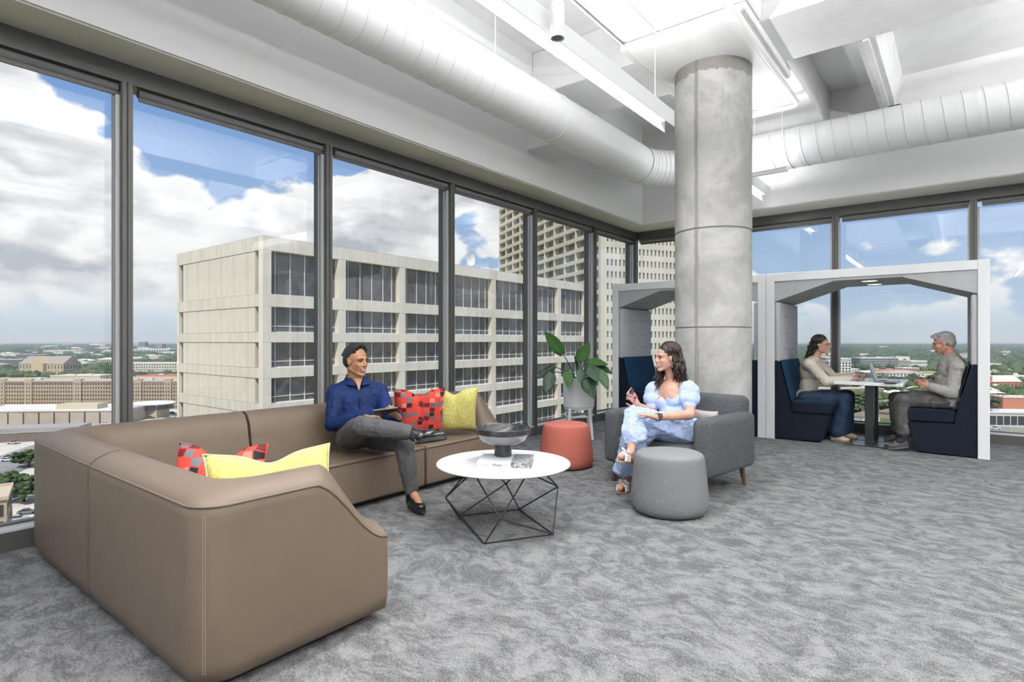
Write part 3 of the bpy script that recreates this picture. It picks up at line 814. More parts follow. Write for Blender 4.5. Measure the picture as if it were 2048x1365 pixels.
pillow('cushion', 'wide yellow cushion leaning on the near arm of the sofa', m_yel, (-2.241, 1.237, 0.526), (.36, .93), .50, R(20), .085, pipe_mat=M('pale_yellow_piping', (.62, .58, .33), .8))
pillow('cushion', 'red cushion with black and pink hexagons propped right of the seated man', m_red, (-3.703, 3.383, 0.606), (.62, .78), .44, R(-18), .13)
pillow('cushion', 'yellow cushion standing at the far end of the sofa behind a red one', m_yel, (-3.57, 3.679, 0.61), (.62, .78), .42, R(-18), .13, pipe_mat=M('pale_yellow_piping', (.62, .58, .33), .8))

# ================================================================== COFFEE TABLE
TC = (-2.38, 2.92)
tb = thing('coffee_table', 'low round white coffee table on a black wire base in front of the sofa', 'coffee table', (TC[0], TC[1], 0))
m = MB(); m.lathe([(0, .402), (.40, .402), (.436, .410), (.441, .415), (.439, .420), (0, .420)], 72, (TC[0], TC[1], 0), cap=False)
obj('tabletop', m, M('white_tabletop', (.66, .66, .67), .4), tb)
A_, B_, D_, C_ = [(TC[0] + .365 * math.cos(R(a)), TC[1] + .365 * math.sin(R(a)), .006) for a in (291, 8, 111, 188)]
M1, M2, M3, M4 = (-2.64, 2.642, 0.201), (-2.169, 2.632, 0.155), (-2.133, 3.196, 0.242), (-2.589, 3.205, 0.189)
TT = [(TC[0] + .26 * math.cos(R(a)), TC[1] + .26 * math.sin(R(a)), .398) for a in (262, 345, 82, 172)]   # T12, T23, T34, T41
def bent(pts, r=.022):
    """polyline with rounded inner corners"""
    out = [Vector(pts[0])]
    for a, b, c_ in zip(pts, pts[1:], pts[2:]):
        a, b, c_ = Vector(a), Vector(b), Vector(c_); p = b + (a - b).normalized() * r; q = b + (c_ - b).normalized() * r
        out += [Vector(x) for x in arc_pts(p, b, q, 4)]
    out.append(Vector(pts[-1])); return out
def near(p, q, t_): return tuple(Vector(p).lerp(Vector(q), t_))
for mid, f1, f2, t1, t2 in ((M1, C_, A_, TT[3], TT[0]), (M2, A_, B_, TT[0], TT[1]), (M3, B_, D_, TT[1], TT[2]), (M4, D_, C_, TT[2], TT[3])):
    m = MB(); k = 1.0
    m.tube(bent([f1, mid, t1], .012), .0048, 7); m.tube(bent([f2, mid, t2], .012), .0048, 7)
    m.tube(bent([t1, near(t1, mid, .02), near(t2, mid, .02), t2], .01), .0048, 7)
    m.tube([f1, f2], .0048, 7)
    obj('wire_frame', m, m_blackm, tb)
# book
bk = thing('book', 'thick white and grey art book lying on the coffee table under the bowl', 'book', (TC[0], TC[1], .42))
b0, b1, b2 = Vector((-2.40, 2.715, 0)), Vector((-2.105, 2.905, 0)), Vector((0, 0, 0))
ux = (b1 - b0).normalized(); uy = Vector((-ux.y, ux.x, 0)); BW, BD, BH = .345, .27, .036
b0 = Vector((-2.414, 2.694, 0.422)); b0.z = 0
def bkbox(mb, x0, x1, y0, y1, z0, z1, base=None):
    o_ = base or b0
    c_ = [(x0, y0), (x1, y0), (x1, y1), (x0, y1)]
    vs = [tuple(o_ + ux * a + uy * b + Vector((0, 0, z))) for z in (z0, z1) for a, b in c_]
    return mb.add(vs, [(3, 2, 1, 0), (4, 5, 6, 7), (0, 1, 5, 4), (1, 2, 6, 5), (2, 3, 7, 6), (3, 0, 4, 7)])
obj('pages', bkbox(MB(), .004, BW - .006, .004, BD - .006, .424, .452), M('paper', (.75, .74, .72), .8), bk, smooth=None)
m = MB(); bkbox(m, 0, BW, 0, BD, .4205, .424); bkbox(m, 0, BW, 0, BD, .452, .4555); bkbox(m, 0, BW, 0, .003, .424, .452)
def book_mat():
    m_ = bpy.data.materials.new('book_cover'); m_.use_nodes = True; g = NT(m_.node_tree); b = g.n['Principled BSDF']
    co = g.coord('Object'); along = g.vmath('DOT_PRODUCT', g.vmath('SUBTRACT', co, tuple(b0 - bk.location)), tuple(ux), out=1)
    dk = g.mapr(along, .215, .218); n_ = g.mapr(g.noise(co, 60, 5, .75), .38, .62)
    pic = g.mix(n_, (.06, .06, .06), (.45, .45, .45)); g.put(b.inputs['Base Color'], g.mix(dk, (.72, .72, .73), pic)); b.inputs['Roughness'].default_value = .35; return m_
obj('cover', m, book_mat(), bk, smooth=None)
def text_mesh(body, size, name, mat, parent, origin, xd, yd, extrude=.0004, align='LEFT', shear=0):
    cu = bpy.data.curves.new(name, 'FONT'); cu.body = body; cu.size = size; cu.extrude = extrude; cu.align_x = align; cu.shear = shear
    to = bpy.data.objects.new(name, cu); COL.objects.link(to)
    dg = bpy.context.evaluated_depsgraph_get(); me = bpy.data.meshes.new_from_object(to.evaluated_get(dg))
    bpy.data.objects.remove(to)
    xd = Vector(xd).normalized(); yd = Vector(yd).normalized(); zd = xd.cross(yd)
    me.transform(Matrix.Translation(Vector(origin)) @ Matrix((xd, yd, zd)).transposed().to_4x4())
    me.name = name; me.materials.clear()
    return obj(name, me, mat, parent, smooth=None)
m_ink = M('black_ink', (.02, .02, .02), .5)
text_mesh('West', .027, 'title_lettering', m_ink, bk, b0 + ux * .098 + Vector((0, 0, .4285)) - uy * .001, ux, (0, 0, 1))
m = MB()
for k in range(9): bkbox(m, .03 + k * .006, .034 + k * .006, -.0012, 0, .434, .438)
for k in range(11): bkbox(m, .160 + k * .004, .163 + k * .004, -.0012, 0, .434, .437)
o = obj('small_print', m, M('grey_ink', (.35, .35, .35), .6), bk, smooth=None); o['kind'] = 'stuff'
# bowl
bl = thing('pedestal_bowl', 'dark marbled bowl on a thick foot standing on the book', 'bowl', (TC[0], TC[1], .456))
BC = Vector((-2.404, 2.944, 0.449)); BC.z = 0
def marble():
    m_ = bpy.data.materials.new('dark_marble'); m_.use_nodes = True; g = NT(m_.node_tree); b = g.n['Principled BSDF']
    co = g.coord('Object'); a = g.mapr(g.noise(co, 14, 7, .65, 1.2), .45, .72); f = g.mapr(g.noise(co, 90, 3, .6), .5, .8)
    g.put(b.inputs['Base Color'], g.mix(g.math('ADD', g.math('MULTIPLY', a, .5), g.math('MULTIPLY', f, .4)), (.022, .022, .024), (.20, .20, .20))); b.inputs['Roughness'].default_value = .3; return m_
m_mar = marble()
m = MB(); m.lathe([(0, .456), (.056, .456), (.058, .459), (.057, .54), (.0, .545)], 40, tuple(BC), cap=False); obj('foot', m, m_mar, bl)
prof = [(.0, .527), (.05, .528), (.10, .540), (.145, .562), (.170, .590), (.180, .612)]
m = MB(); m.lathe(prof, 56, tuple(BC), cap=False); obj('bowl_body', m, M('grey_glaze', (.20, .205, .21), .25, coat=.5), bl)
m = MB(); m.lathe([(.179, .606), (.184, .611), (.186, .642), (.183, .646), (.178, .642), (.170, .612), (.14, .580), (.09, .556), (0, .546)], 56, tuple(BC), cap=False); obj('rim', m, m_mar, bl)

# ================================================================== POUFS
def weave(name, c1, c2, rib=0, sc=420, nz=8):
    m_ = bpy.data.materials.new(name); m_.use_nodes = True; g = NT(m_.node_tree); b = g.n['Principled BSDF']
    co = g.coord('Object'); a = g.mapr(g.noise(co, sc, 2, .6), .38, .62)
    h = a
    if rib:
        x, y, z = g.sep(co); an = g.math('ARCTAN2', y, x); w = g.math('SINE', g.math('MULTIPLY', an, float(rib)))
        h = g.math('ADD', g.math('MULTIPLY', w, .5), g.math('MULTIPLY', a, .4)); a = g.mapr(h, -.5, .9)
    g.put(b.inputs['Base Color'], g.mix(a, c1, c2)); b.inputs['Roughness'].default_value = .9; b.inputs['Specular IOR Level'].default_value = .15
    g.put(b.inputs['Normal'], g.bump(h, .5, .003)); return m_
def pouf(name, label, c, R1, R2, H, mat, topmat, extra=False):
    t_ = thing(name, label, 'pouf', (c[0], c[1], 0))
    pr = [(R1 - .045, .006), (R1 - .018, .016), (R1 - .002, .05), (R1 - .002, .09)]
    for k in range(1, 9): f = k / 9; pr.append((R1 + (R2 - R1) * f ** 1.25, .09 + (H - .12) * f))
    pr += [(R2 - .002, H - .022), (R2 - .012, H - .006)]
    m_ = MB(); m_.lathe(pr, 64, (c[0], c[1], 0)); obj('side_cover', m_, mat, t_, smooth=180)
    m_ = MB(); m_.lathe([(R2 - .011, H - .008), (R2 - .03, H + .003), (R2 * .6, H + .010), (0, H + .012)], 64, (c[0], c[1], 0), cap=False); obj('seat_top', m_, topmat, t_, smooth=180)
    m_ = MB(); m_.lathe([(R1 - .05, 0), (R1 - .05, .012)], 40, (c[0], c[1], 0)); obj('base', m_, m_plinth, t_)
    if extra:   # raised zigzag stitches over the ribbed cloth
        m_ = MB(); rnd = random.Random(4)
        for k in range(150):
            a = rnd.uniform(0, 2 * PI); zz = rnd.uniform(.04, H - .05); f = (zz - .09) / (H - .12)
            rr = R1 + (R2 - R1) * max(0, f) ** 1.25 + .0005; s_ = rnd.choice((-1, 1)); da = .028
            p = lambda aa, z: (c[0] + rr * math.cos(aa), c[1] + rr * math.sin(aa), z)
            m_.tube([p(a, zz), p(a + da, zz + s_ * .012)] + ([p(a, zz + s_ * .024)] if rnd.random() < .3 else []), .0012, 4)
        o_ = obj('stitch_pattern', m_, M('pale_stitches', (.34, .34, .34), .8), t_); o_['kind'] = 'stuff'
    return t_
pouf('pouf', 'round grey ribbed pouf in front of the armchair', (-1.657, 3.918), .272, .243, .42, weave('grey_rib', (.15, .155, .16), (.225, .23, .235), rib=190), weave('grey_top', (.18, .185, .19), (.28, .285, .29)), True)
pouf('pouf', 'round coral red woven pouf between the plant and the coffee table', (-3.04, 4.70), .262, .225, .415, weave('coral_weave', (.30, .10, .085), (.66, .18, .12)), weave('coral_top', (.36, .12, .11), (.70, .22, .17)))

# ================================================================== ARMCHAIR
AC = (-1.92, 4.725); AY = R(-9.2)
AM = Matrix.Translation((AC[0], AC[1], 0)) @ Matrix.Rotation(AY, 4, 'Z')
m_boucle = weave('charcoal_boucle', (.014, .016, .020), (.17, .178, .192), sc=360)
ch = thing('armchair', 'wide charcoal grey armchair with dark wooden legs beside the column', 'armchair', (AC[0], AC[1], 0))
for s_ in (1, -1):
    x0, x1 = sorted((s_ * .355, s_ * .50))
    m = MB(); m.rbox(x0, x1, -.40, .40, .17, .625, .05, 5, AM); obj('armrest', m, m_boucle, ch, smooth=60)
m = MB(); m.rbox(-.41, .41, .20, .43, .20, .785, .065, 5, AM @ Matrix.Translation((0, .02, 0)) @ Matrix.Rotation(R(-5), 4, 'X')); obj('backrest', m, m_boucle, ch, smooth=60)
m = MB(); m.rbox(-.37, .37, -.385, .30, .17, .29, .03, 3, AM); obj('seat_base', m, m_boucle, ch, smooth=60)
m = MB(); m.rbox(-.352, .352, -.42, .24, .27, .41, .05, 5, AM); obj('seat_cushion', m, m_boucle, ch, smooth=60)
for sx in (1, -1):
    for sy in (1, -1):
        p = AM @ Vector((sx * .40, sy * .33, .18)); q = AM @ Vector((sx * .42, sy * .35, .0))
        m = MB(); m.tube([q, p], [.014, .026], 14); obj('leg', m, M('dark_walnut', (.085, .05, .032), .45), ch)
cpos = AM @ Vector((.20, .13, .515))
pillow('cushion', 'small cream fringed cushion on the armchair behind the seated woman', M('cream_knit', (.62, .54, .50), .9, bump=(160, .6, .004)), cpos, (AM.to_3x3() @ Vector((1, -.15, 0))), .25, R(-14), 0, .05)

# ================================================================== PLANT
PX, PY = -3.76, 6.10
m_pot = M('matt_white_pot', (.66, .66, .66), .55, bump=(80, .05))
pt = thing('plant_pot', 'tall white cylinder planter on a four-legged stool by the window', 'planter', (PX, PY, 0))
m = MB(); m.lathe([(0, .40), (.180, .40), (.190, .408), (.198, .755), (.195, .765), (.18, .765), (.176, .70), (0, .70)], 48, (PX, PY, 0), cap=False); obj('pot', m, m_pot, pt)
m = MB(); m.lathe([(0, .715), (.175, .715)], 32, (PX, PY, 0), cap=False); obj('soil', m, M('potting_soil', (.05, .035, .022), .95, bump=(60, .8, .01)), pt)
m = MB(); m.lathe([(0, .375), (.175, .375), (.18, .38), (.18, .398), (0, .40)], 40, (PX, PY, 0), cap=False); obj('stool_plate', m, m_pot, pt)
for k in range(4):
    a = R(-8 + 90 * k); m = MB()
    m.tube([(PX + .215 * math.cos(a), PY + .215 * math.sin(a), .012), (PX + .165 * math.cos(a), PY + .165 * math.sin(a), .39)], [.017, .024], 12); lg = obj('leg', m, m_pot, pt)
    m = MB(); m.tube([(PX + .20 * math.cos(a), PY + .20 * math.sin(a), .006), (PX + .225 * math.cos(a), PY + .225 * math.sin(a), .006)], .006, 6); obj('foot_pad', m, m_blackm, lg)
m = MB(); m.tube([(PX + .165 * math.cos(R(10 * k)), PY + .165 * math.sin(R(10 * k)), .29) for k in range(36)], .009, 8, closed=True); obj('ring_stretcher', m, m_pot, pt)
def leaf_mat(name, c1, c2):
    m_ = bpy.data.materials.new(name); m_.use_nodes = True; g = NT(m_.node_tree); b = g.n['Principled BSDF']
    uv = g.coord('UV'); x, y, z = g.sep(uv)
    ax = g.math('ABSOLUTE', g.math('SUBTRACT', x, .5))
    w = g.math('SINE', g.math('MULTIPLY', g.math('SUBTRACT', y, g.math('MULTIPLY', ax, .55)), 95.0))
    t_ = g.mapr(w, .2, 1.0); mid = g.mapr(ax, .012, .03, 1, 0)
    c_ = g.mix(g.math('MULTIPLY', t_, .3), c1, c2); c_ = g.mix(g.math('MULTIPLY', mid, .7), c_, c2)
    g.put(b.inputs['Base Color'], c_); b.inputs['Roughness'].default_value = .38; b.inputs['Specular IOR Level'].default_value = .4
    b.inputs['Transmission Weight'].default_value = 0
    g.put(b.inputs['Normal'], g.bump(w, .15, .003)); return m_
m_lf = [leaf_mat('leaf_mid_green', (.035, .105, .025), (.10, .22, .05)), leaf_mat('leaf_dark_green', (.010, .035, .012), (.03, .08, .03)), leaf_mat('leaf_grey_green', (.055, .095, .06), (.12, .19, .12))]
plant = thing('philodendron', 'leafy green philodendron with broad leaves growing from the white planter', 'plant', (PX, PY, .715))
m_stem = M('plant_stem', (.05, .06, .03), .5)
def leaf(base, tip, width, face, k, root, bend=.15):
    base, tip = Vector(base), Vector(tip); ax = tip - base; L = ax.length; a = ax.normalized()
    face = Vector(face); fn = (face - a * face.dot(a)).normalized(); sd = a.cross(fn)
    rows = []; N, Wn = 16, 8; uvs = []
    for i in range(N + 1):
        t_ = i / N; w = width * .5 * (math.sin(PI * min(1, t_ ** .72 * .99 + .01)) ** .8) * (1.06 - .1 * t_)
        if t_ < .06: w = max(w, width * .22)
        if i == N: w = .001
        row = []
        for j in range(-Wn // 2, Wn // 2 + 1):
            u = j / (Wn / 2)
            lobe = -.05 * L * (abs(u) ** 2) * max(0, 1 - t_ * 6)
            p = base + a * (L * t_ + lobe) + sd * (w * u) + fn * (-.16 * w * (1 - abs(u)) * 1.0 + .02 * L * math.sin(t_ * 9 + u * 2) * abs(u) - bend * L * (t_ - .4) ** 2)
            row.append(tuple(p)); uvs.append((.5 + u * .5, t_))
        rows.append(row)
    m_ = MB(); m_.grid(rows); o_ = obj('leaf', m_, m_lf[k], plant, smooth=180, mods=[('SOLIDIFY', dict(thickness=.0015))])
    ul = o_.data.uv_layers.new(name='uv')
    for lp in o_.data.loops: ul.data[lp.index].uv = uvs[lp.vertex_index]
    r0 = Vector(root); mid = r0.lerp(base, .55) + Vector((0, 0, .05 if base.z > r0.z else .16))
    m_ = MB(); m_.tube([tuple(r0.lerp(mid, s / 6).lerp(mid.lerp(base, s / 6), s / 6)) for s in range(7)], [.009 - .0007 * s for s in range(7)], 7)
    obj('stem', m_, m_stem, o_, smooth=180)
toward = Vector((.62, -.78, .25))
def rt(): return (PX + random.uniform(-.05, .05), PY + random.uniform(-.05, .05), .72)
leaf((-3.823, 5.837, 1.059), (-3.909, 5.578, 1.336), .155, toward, 0, rt())
leaf((-3.706, 5.994, 0.972), (-3.569, 6.038, 1.199), .155, toward + Vector((.2, 0, .3)), 0, rt())
leaf((-3.603, 6.011, 0.979), (-3.319, 6.044, 0.949), .15, toward + Vector((0, 0, .9)), 0, rt())
leaf((-3.482, 6.043, 0.927), (-3.277, 6.077, 0.836), .11, toward + Vector((-.3, 0, .8)), 1, rt())
leaf((-3.462, 5.868, 0.921), (-3.287, 5.751, 0.758), .17, toward, 2, rt())
leaf((-3.399, 5.981, 0.883), (-3.266, 5.959, 0.642), .12, toward, 0, rt())
leaf((-3.473, 5.795, 0.794), (-3.323, 5.722, 0.563), .17, toward + Vector((-.2, 0, 0)), 1, rt())
leaf((-3.725, 5.787, 0.863), (-3.63, 5.671, 0.665), .13, toward + Vector((.3, 0, 0)), 0, rt())
leaf((-3.843, 5.63, 0.853), (-3.851, 5.496, 0.606), .15, toward, 1, rt())
leaf((-3.909, 5.769, 0.906), (-4.047, 5.597, 0.763), .11, toward + Vector((0, 0, .6)), 1, rt())
leaf((-3.563, 5.852, 0.889), (-3.511, 5.701, 0.757), .12, toward, 2, rt())
leaf((-3.749, 6.087, 0.831), (-3.798, 6.048, 1.061), .03, toward, 1, rt())

# ================================================================== BOOTHS
m_felt = M('light_grey_felt', (.52, .52, .53), .95, bump=(420, .35, .002), noise=(300, .25, (.40, .40, .41)))
m_felt2 = M('pale_grey_pad', (.54, .535, .555), .95, bump=(420, .3, .002), noise=(300, .2, (.46, .455, .475)))
m_navy = M('navy_felt', (.006, .010, .019), .95, bump=(420, .4, .002), noise=(240, .4, (.016, .021, .031)), spec=.15)
m_blue = M('teal_blue_fabric', (.006, .030, .070), .9, bump=(420, .3, .002), noise=(240, .3, (.012, .05, .10)), spec=.15)
BY0, BY1 = 7.60, 8.66
def booth(x0, label):
    cx = x0 + 1.08
    t_ = thing('meeting_booth', label, 'booth', (cx, (BY0 + BY1) / 2, 0), 'pair of white meeting booths')
    Wd = 1.08; zt = 2.06
    P2 = lambda s_, x: cx + s_ * x
    for s_ in (-1, 1):
        a, b_ = sorted((P2(s_, Wd - .098), P2(s_, Wd - .001)))
        m_ = MB(); m_.rbox(a, b_, BY0, BY1, 0.0, zt, .004, 1); obj('side_wall', m_, m_white, t_, smooth=None)
    m_ = MB(); m_.rbox(P2(1, -Wd + .098), P2(1, Wd - .098), BY0, BY1, zt - .10, zt, .003, 1); obj('roof', m_, m_white, t_, smooth=None)
    # felt gable ceiling, three folded pads
    zf, zs = 1.93, 1.71; xi = Wd - .098; xf = .33
    m_ = MB(); m_.prism([(cx - xf, zf), (cx + xf, zf), (cx + xf, zt - .10), (cx - xf, zt - .10)], BY0 + .015, BY1 - .02); obj('ceiling_pad', m_, m_felt, t_, smooth=None)
    for s_ in (-1, 1):
        pl = [(P2(s_, xf + .003), zf), (P2(s_, xi), zs), (P2(s_, xi), zt - .10), (P2(s_, xf + .003), zt - .10)]
        m_ = MB(); m_.prism(pl if s_ > 0 else pl[::-1], BY0 + .015, BY1 - .02); cp = obj('ceiling_pad', m_, m_felt, t_, smooth=None)
        for q in (.32, .62):
            xx = P2(s_, xf + (xi - xf) * .62); zz = zf + (zs - zf) * .62; yy = BY0 + (BY1 - BY0) * q
            m_ = MB(); m_.tube([(xx, yy, zz - .001), (xx, yy + .12, zz - .001)], .0025, 4); obj('stitch_line', m_, M('felt_stitch', (.16, .16, .17), .9), cp)
    for q in (.24, .72):
        yy = BY0 + (BY1 - BY0) * q
        m_ = MB(); m_.lathe([(.075, zf - .008), (.088, zf - .010), (.092, zf - .004), (.092, zf)], 32, (cx, yy, 0), cap=False); dl = obj('downlight_ring', m_, m_white, t_)
        m_ = MB(); m_.lathe([(0, zf - .006), (.076, zf - .006)], 32, (cx, yy, 0), cap=False); obj('lamp_disc', m_, M('booth_lamp', (1, 1, 1), .5, emit=((1, .97, .93), 2.2)), dl)
    for s_ in (-1, 1):
        a, b_ = sorted((P2(s_, xi), P2(s_, xi - .055)))
        m_ = MB(); m_.rbox(a, b_, BY0 + .02, BY1 - .03, .96, zs - .004, .018, 3); pd = obj('side_pad', m_, m_felt2, t_, smooth=60)
        for zz in (1.12, 1.32, 1.53):
            for yy in (BY0 + .28, BY0 + .68):
                xx = P2(s_, xi - .0555); m_ = MB(); m_.tube([(xx, yy, zz), (xx, yy + .16, zz)], .003, 5); obj('stitch_line', m_, M('felt_stitch', (.16, .16, .17), .9), pd)
        X = lambda v: P2(s_, -v) if False else cx + s_ * v
        bn = [(xi, .0), (.47, .02), (.37, .335), (.80, .335), (.815, .50), (.935, .985), (xi, .985)]
        pl = [(X(a_), z) for a_, z in bn]; pl = pl if s_ < 0 else pl[::-1]
        bm = bmesh.new(); f1 = [bm.verts.new((p[0], BY0 + .02, p[1])) for p in pl]; f2 = [bm.verts.new((p[0], BY1 - .03, p[1])) for p in pl]
        bm.faces.new(f1); bm.faces.new(f2[::-1])
        for i in range(len(pl)): bm.faces.new((f1[i], f2[i], f2[(i + 1) % len(pl)], f1[(i + 1) % len(pl)]))
        bmesh.ops.bevel(bm, geom=list(bm.edges), offset=.008, segments=2, affect='EDGES')
        be = obj('bench', MB().bm(bm), m_navy, t_, smooth=40)
        cu = [(.79, .345), (.375, .345), (.30, .478), (.81, .478)]
        pl = [(X(a_), z) for a_, z in cu]; pl = pl if s_ > 0 else pl[::-1]
        bm = bmesh.new(); f1 = [bm.verts.new((p[0], BY0 + .022, p[1])) for p in pl]; f2 = [bm.verts.new((p[0], BY1 - .032, p[1])) for p in pl]
        bm.faces.new(f1); bm.faces.new(f2[::-1])
        for i in range(4): bm.faces.new((f1[i], f2[i], f2[(i + 1) % 4], f1[(i + 1) % 4]))
        bmesh.ops.bevel(bm, geom=list(bm.edges), offset=.014, segments=3, affect='EDGES')
        obj('seat_cushion', MB().bm(bm), m_navy, be, smooth=40)
        sk = [(.800, .49), (.920, .982), (.926, .982), (.806, .49)]
        pl = [(X(a_ - .008), z) for a_, z in sk]
        m_ = MB(); m_.prism(pl, BY0 + .032, BY1 - .042); obj('back_panel', m_, m_blue, be, smooth=None)
        m_ = MB(); m_.box(*sorted((X(.315), X(.79))), BY0 + .034, BY1 - .044, .4785, .482); obj('seat_panel', m_, m_blue, be, smooth=None)
        for zz in (.66, .83):
            f = (zz - .49) / .49; xx = X(.800 + .12 * f - .010)
            for yy in (BY0 + .28, BY0 + .68):
                m_ = MB(); m_.tube([(xx, yy, zz), (xx, yy + .16, zz)], .003, 5); obj('stitch_line', m_, M('navy_stitch', (.004, .008, .015), .9), be)
    return t_
booth(-1.943, 'white framed meeting booth where the two colleagues sit, right of the column')
booth(-4.105, 'empty white framed meeting booth partly hidden behind the column')
def booth_table(cx, label):
    t_ = thing('booth_table', label, 'table', (cx, 8.05, 0), 'tables in the booths')
    m_ = MB(); m_.rbox(cx - .34, cx + .34, BY0 + .08, BY1 - .05, .705, .742, .004, 1); obj('tabletop', m_, m_white, t_, smooth=None)
    m_steel = M('dark_steel', (.07, .075, .08), .3, .8)
    for y in (7.88, 8.30):
        m_ = MB(); m_.rbox(cx - .045, cx + .045, y - .03, y + .03, .012, .706, .004, 1); pl = obj('post', m_, m_steel, t_, smooth=None)
        m_ = MB(); m_.rbox(cx - .24, cx + .24, y - .19, y + .19, .002, .012, .002, 1); obj('base_plate', m_, m_steel, t_, smooth=None)
booth_table(-.863, 'white topped booth table with dark steel posts between the two colleagues')
booth_table(-3.025, 'white topped table inside the empty booth behind the column')
# ================================================================== OUTSIDE
ZG = -48.8
def ground_mat():
    m_ = bpy.data.materials.new('city_ground'); m_.use_nodes = True; g = NT(m_.node_tree); b = g.n['Principled BSDF']
    co = g.coord('Object')
    n1 = g.noise(co, .0016, 8, .62); n2 = g.noise(co, .012, 6, .65); n3 = g.noise(co, .06, 4, .6)
    green = g.mix(g.mapr(n3, .4, .6), (.045, .085, .035), (.11, .16, .07))
    tan = g.mix(g.mapr(n2, .4, .62), (.42, .37, .28), (.62, .58, .50))
    lawn = (.30, .30, .13)
    t_ = g.mapr(g.math('ADD', g.math('MULTIPLY', n1, .6), g.math('MULTIPLY', n2, .4)), .47, .56)
    c_ = g.mix(t_, green, tan); c_ = g.mix(g.mapr(g.noise(co, .005, 4, .5), .56, .62), c_, lawn)
    g.put(b.inputs['Base Color'], c_); b.inputs['Roughness'].default_value = 1.0; b.inputs['Specular IOR Level'].default_value = 0
    return m_
m = MB(); rows = []
for r in (1, 200, 600, 1500, 4000, 12000, 40000): rows.append([(r * math.cos(2 * PI * k / 64), r * math.sin(2 * PI * k / 64), ZG - (.0 if r < 12000 else (r / 12000 - 1) * 4)) for k in range(64)])
m.grid(rows, closed_u=True); obj('ground', m, ground_mat(), kind='structure', smooth=None)
def solid(name, col, rough=.8, **k): return M(name, col, rough, **k)
m_asph = solid('asphalt', (.28, .28, .28), .9, noise=(.1, .2)); m_lot = solid('pale_concrete_lot', (.62, .58, .51), .9, noise=(.05, .15))
m_lawn = solid('dry_lawn', (.34, .33, .15), .95, noise=(.08, .3, (.22, .25, .10)))
def flat(name, pts, z, mat):
    m_ = MB(); m_.prism(list(pts), ZG - .5, z, 'z'); return obj(name, m_, mat, kind='structure', smooth=None)
flat('parking_lot', [(-423.085, 99.881), (-515.417, 154.341), (-497.564, 195.748), (-352.805, 155.44), (-317.096, 117.693), (-304.393, 86.345)], ZG + .10, m_lot)
flat('parking_lot', [(-321.36, 45.965), (-375.565, 53.718), (-377.8, 93.533), (-318.607, 82.625), (-230.618, 46.831)], ZG + .12, m_lot)
flat('street', [(-305.688, 40.878), (-347.844, 70.636), (-369.585, 95.845), (-332.071, 88.102), (-289.984, 58.887), (-240.35, 32.14)], ZG + .20, m_asph)
flat('parking_lot', [(-164.847, 22.044), (-247.92, 33.153), (-278.937, 56.643), (-251.133, 63.642), (-149.234, 34.387)], ZG + .14, m_lot)
flat('street', [(-220.181, 29.443), (-267.856, 60.223), (-256.789, 59.171), (-205.79, 27.519)], ZG + .2, m_asph)
flat('lawn', [(-159.786, 1184.54), (-137.559, 1526.14), (-58.198, 1588.88), (47.835, 1423.58), (86.256, 1379.05), (30.488, 1070.9), (-45.53, 1074.73)], ZG + .3, m_lawn)
flat('lawn', [(-4.585, 323.353), (3.095, 412.321), (38.904, 445.3), (49.433, 373.573)], ZG + .3, m_lawn)
flat('street', [(-10.056, 397.358), (-6.165, 434.72), (43.876, 454.009), (46.266, 437.416)], ZG + .35, m_asph)
flat('parking_lot', [(10.302, 569.941), (12.646, 699.595), (65.968, 755.074), (58.784, 608.267)], ZG + .3, m_lot)
flat('parking_lot', [(-68.444, 422.959), (-78.813, 556.867), (-42.078, 585.907), (-19.555, 461.607)], ZG + .3, m_asph)

# raised roadway in front of the flat-roofed hall
def slab_box(name, label, cat, a, b, width, z0, z1, mat):
    a = Vector(a + (0,)); b = Vector(b + (0,)); d_ = (b - a).normalized(); s_ = Vector((-d_.y, d_.x, 0)) * width / 2
    m_ = MB(); m_.prism([(a - s_)[:2], (b - s_)[:2], (b + s_)[:2], (a + s_)[:2]], z0, z1, 'z')
    return obj(name, m_, mat, label=label, cat=cat, at=(a.x, a.y, z0), smooth=None)
slab_box('raised_roadway', 'grey raised roadway crossing in front of the flat-roofed concrete hall', 'road', (-412.463, 42.302), (-371.454, 98.55), 16, ZG + 3, ZG + 5, solid('roadway', (.34, .33, .32)))
slab_box('retaining_wall', 'brown retaining wall along the near side of the raised roadway', 'wall', (-386.99, 39.689), (-352.858, 89.421), 1.0, ZG, ZG + 4, solid('brown_wall', (.17, .14, .12)))

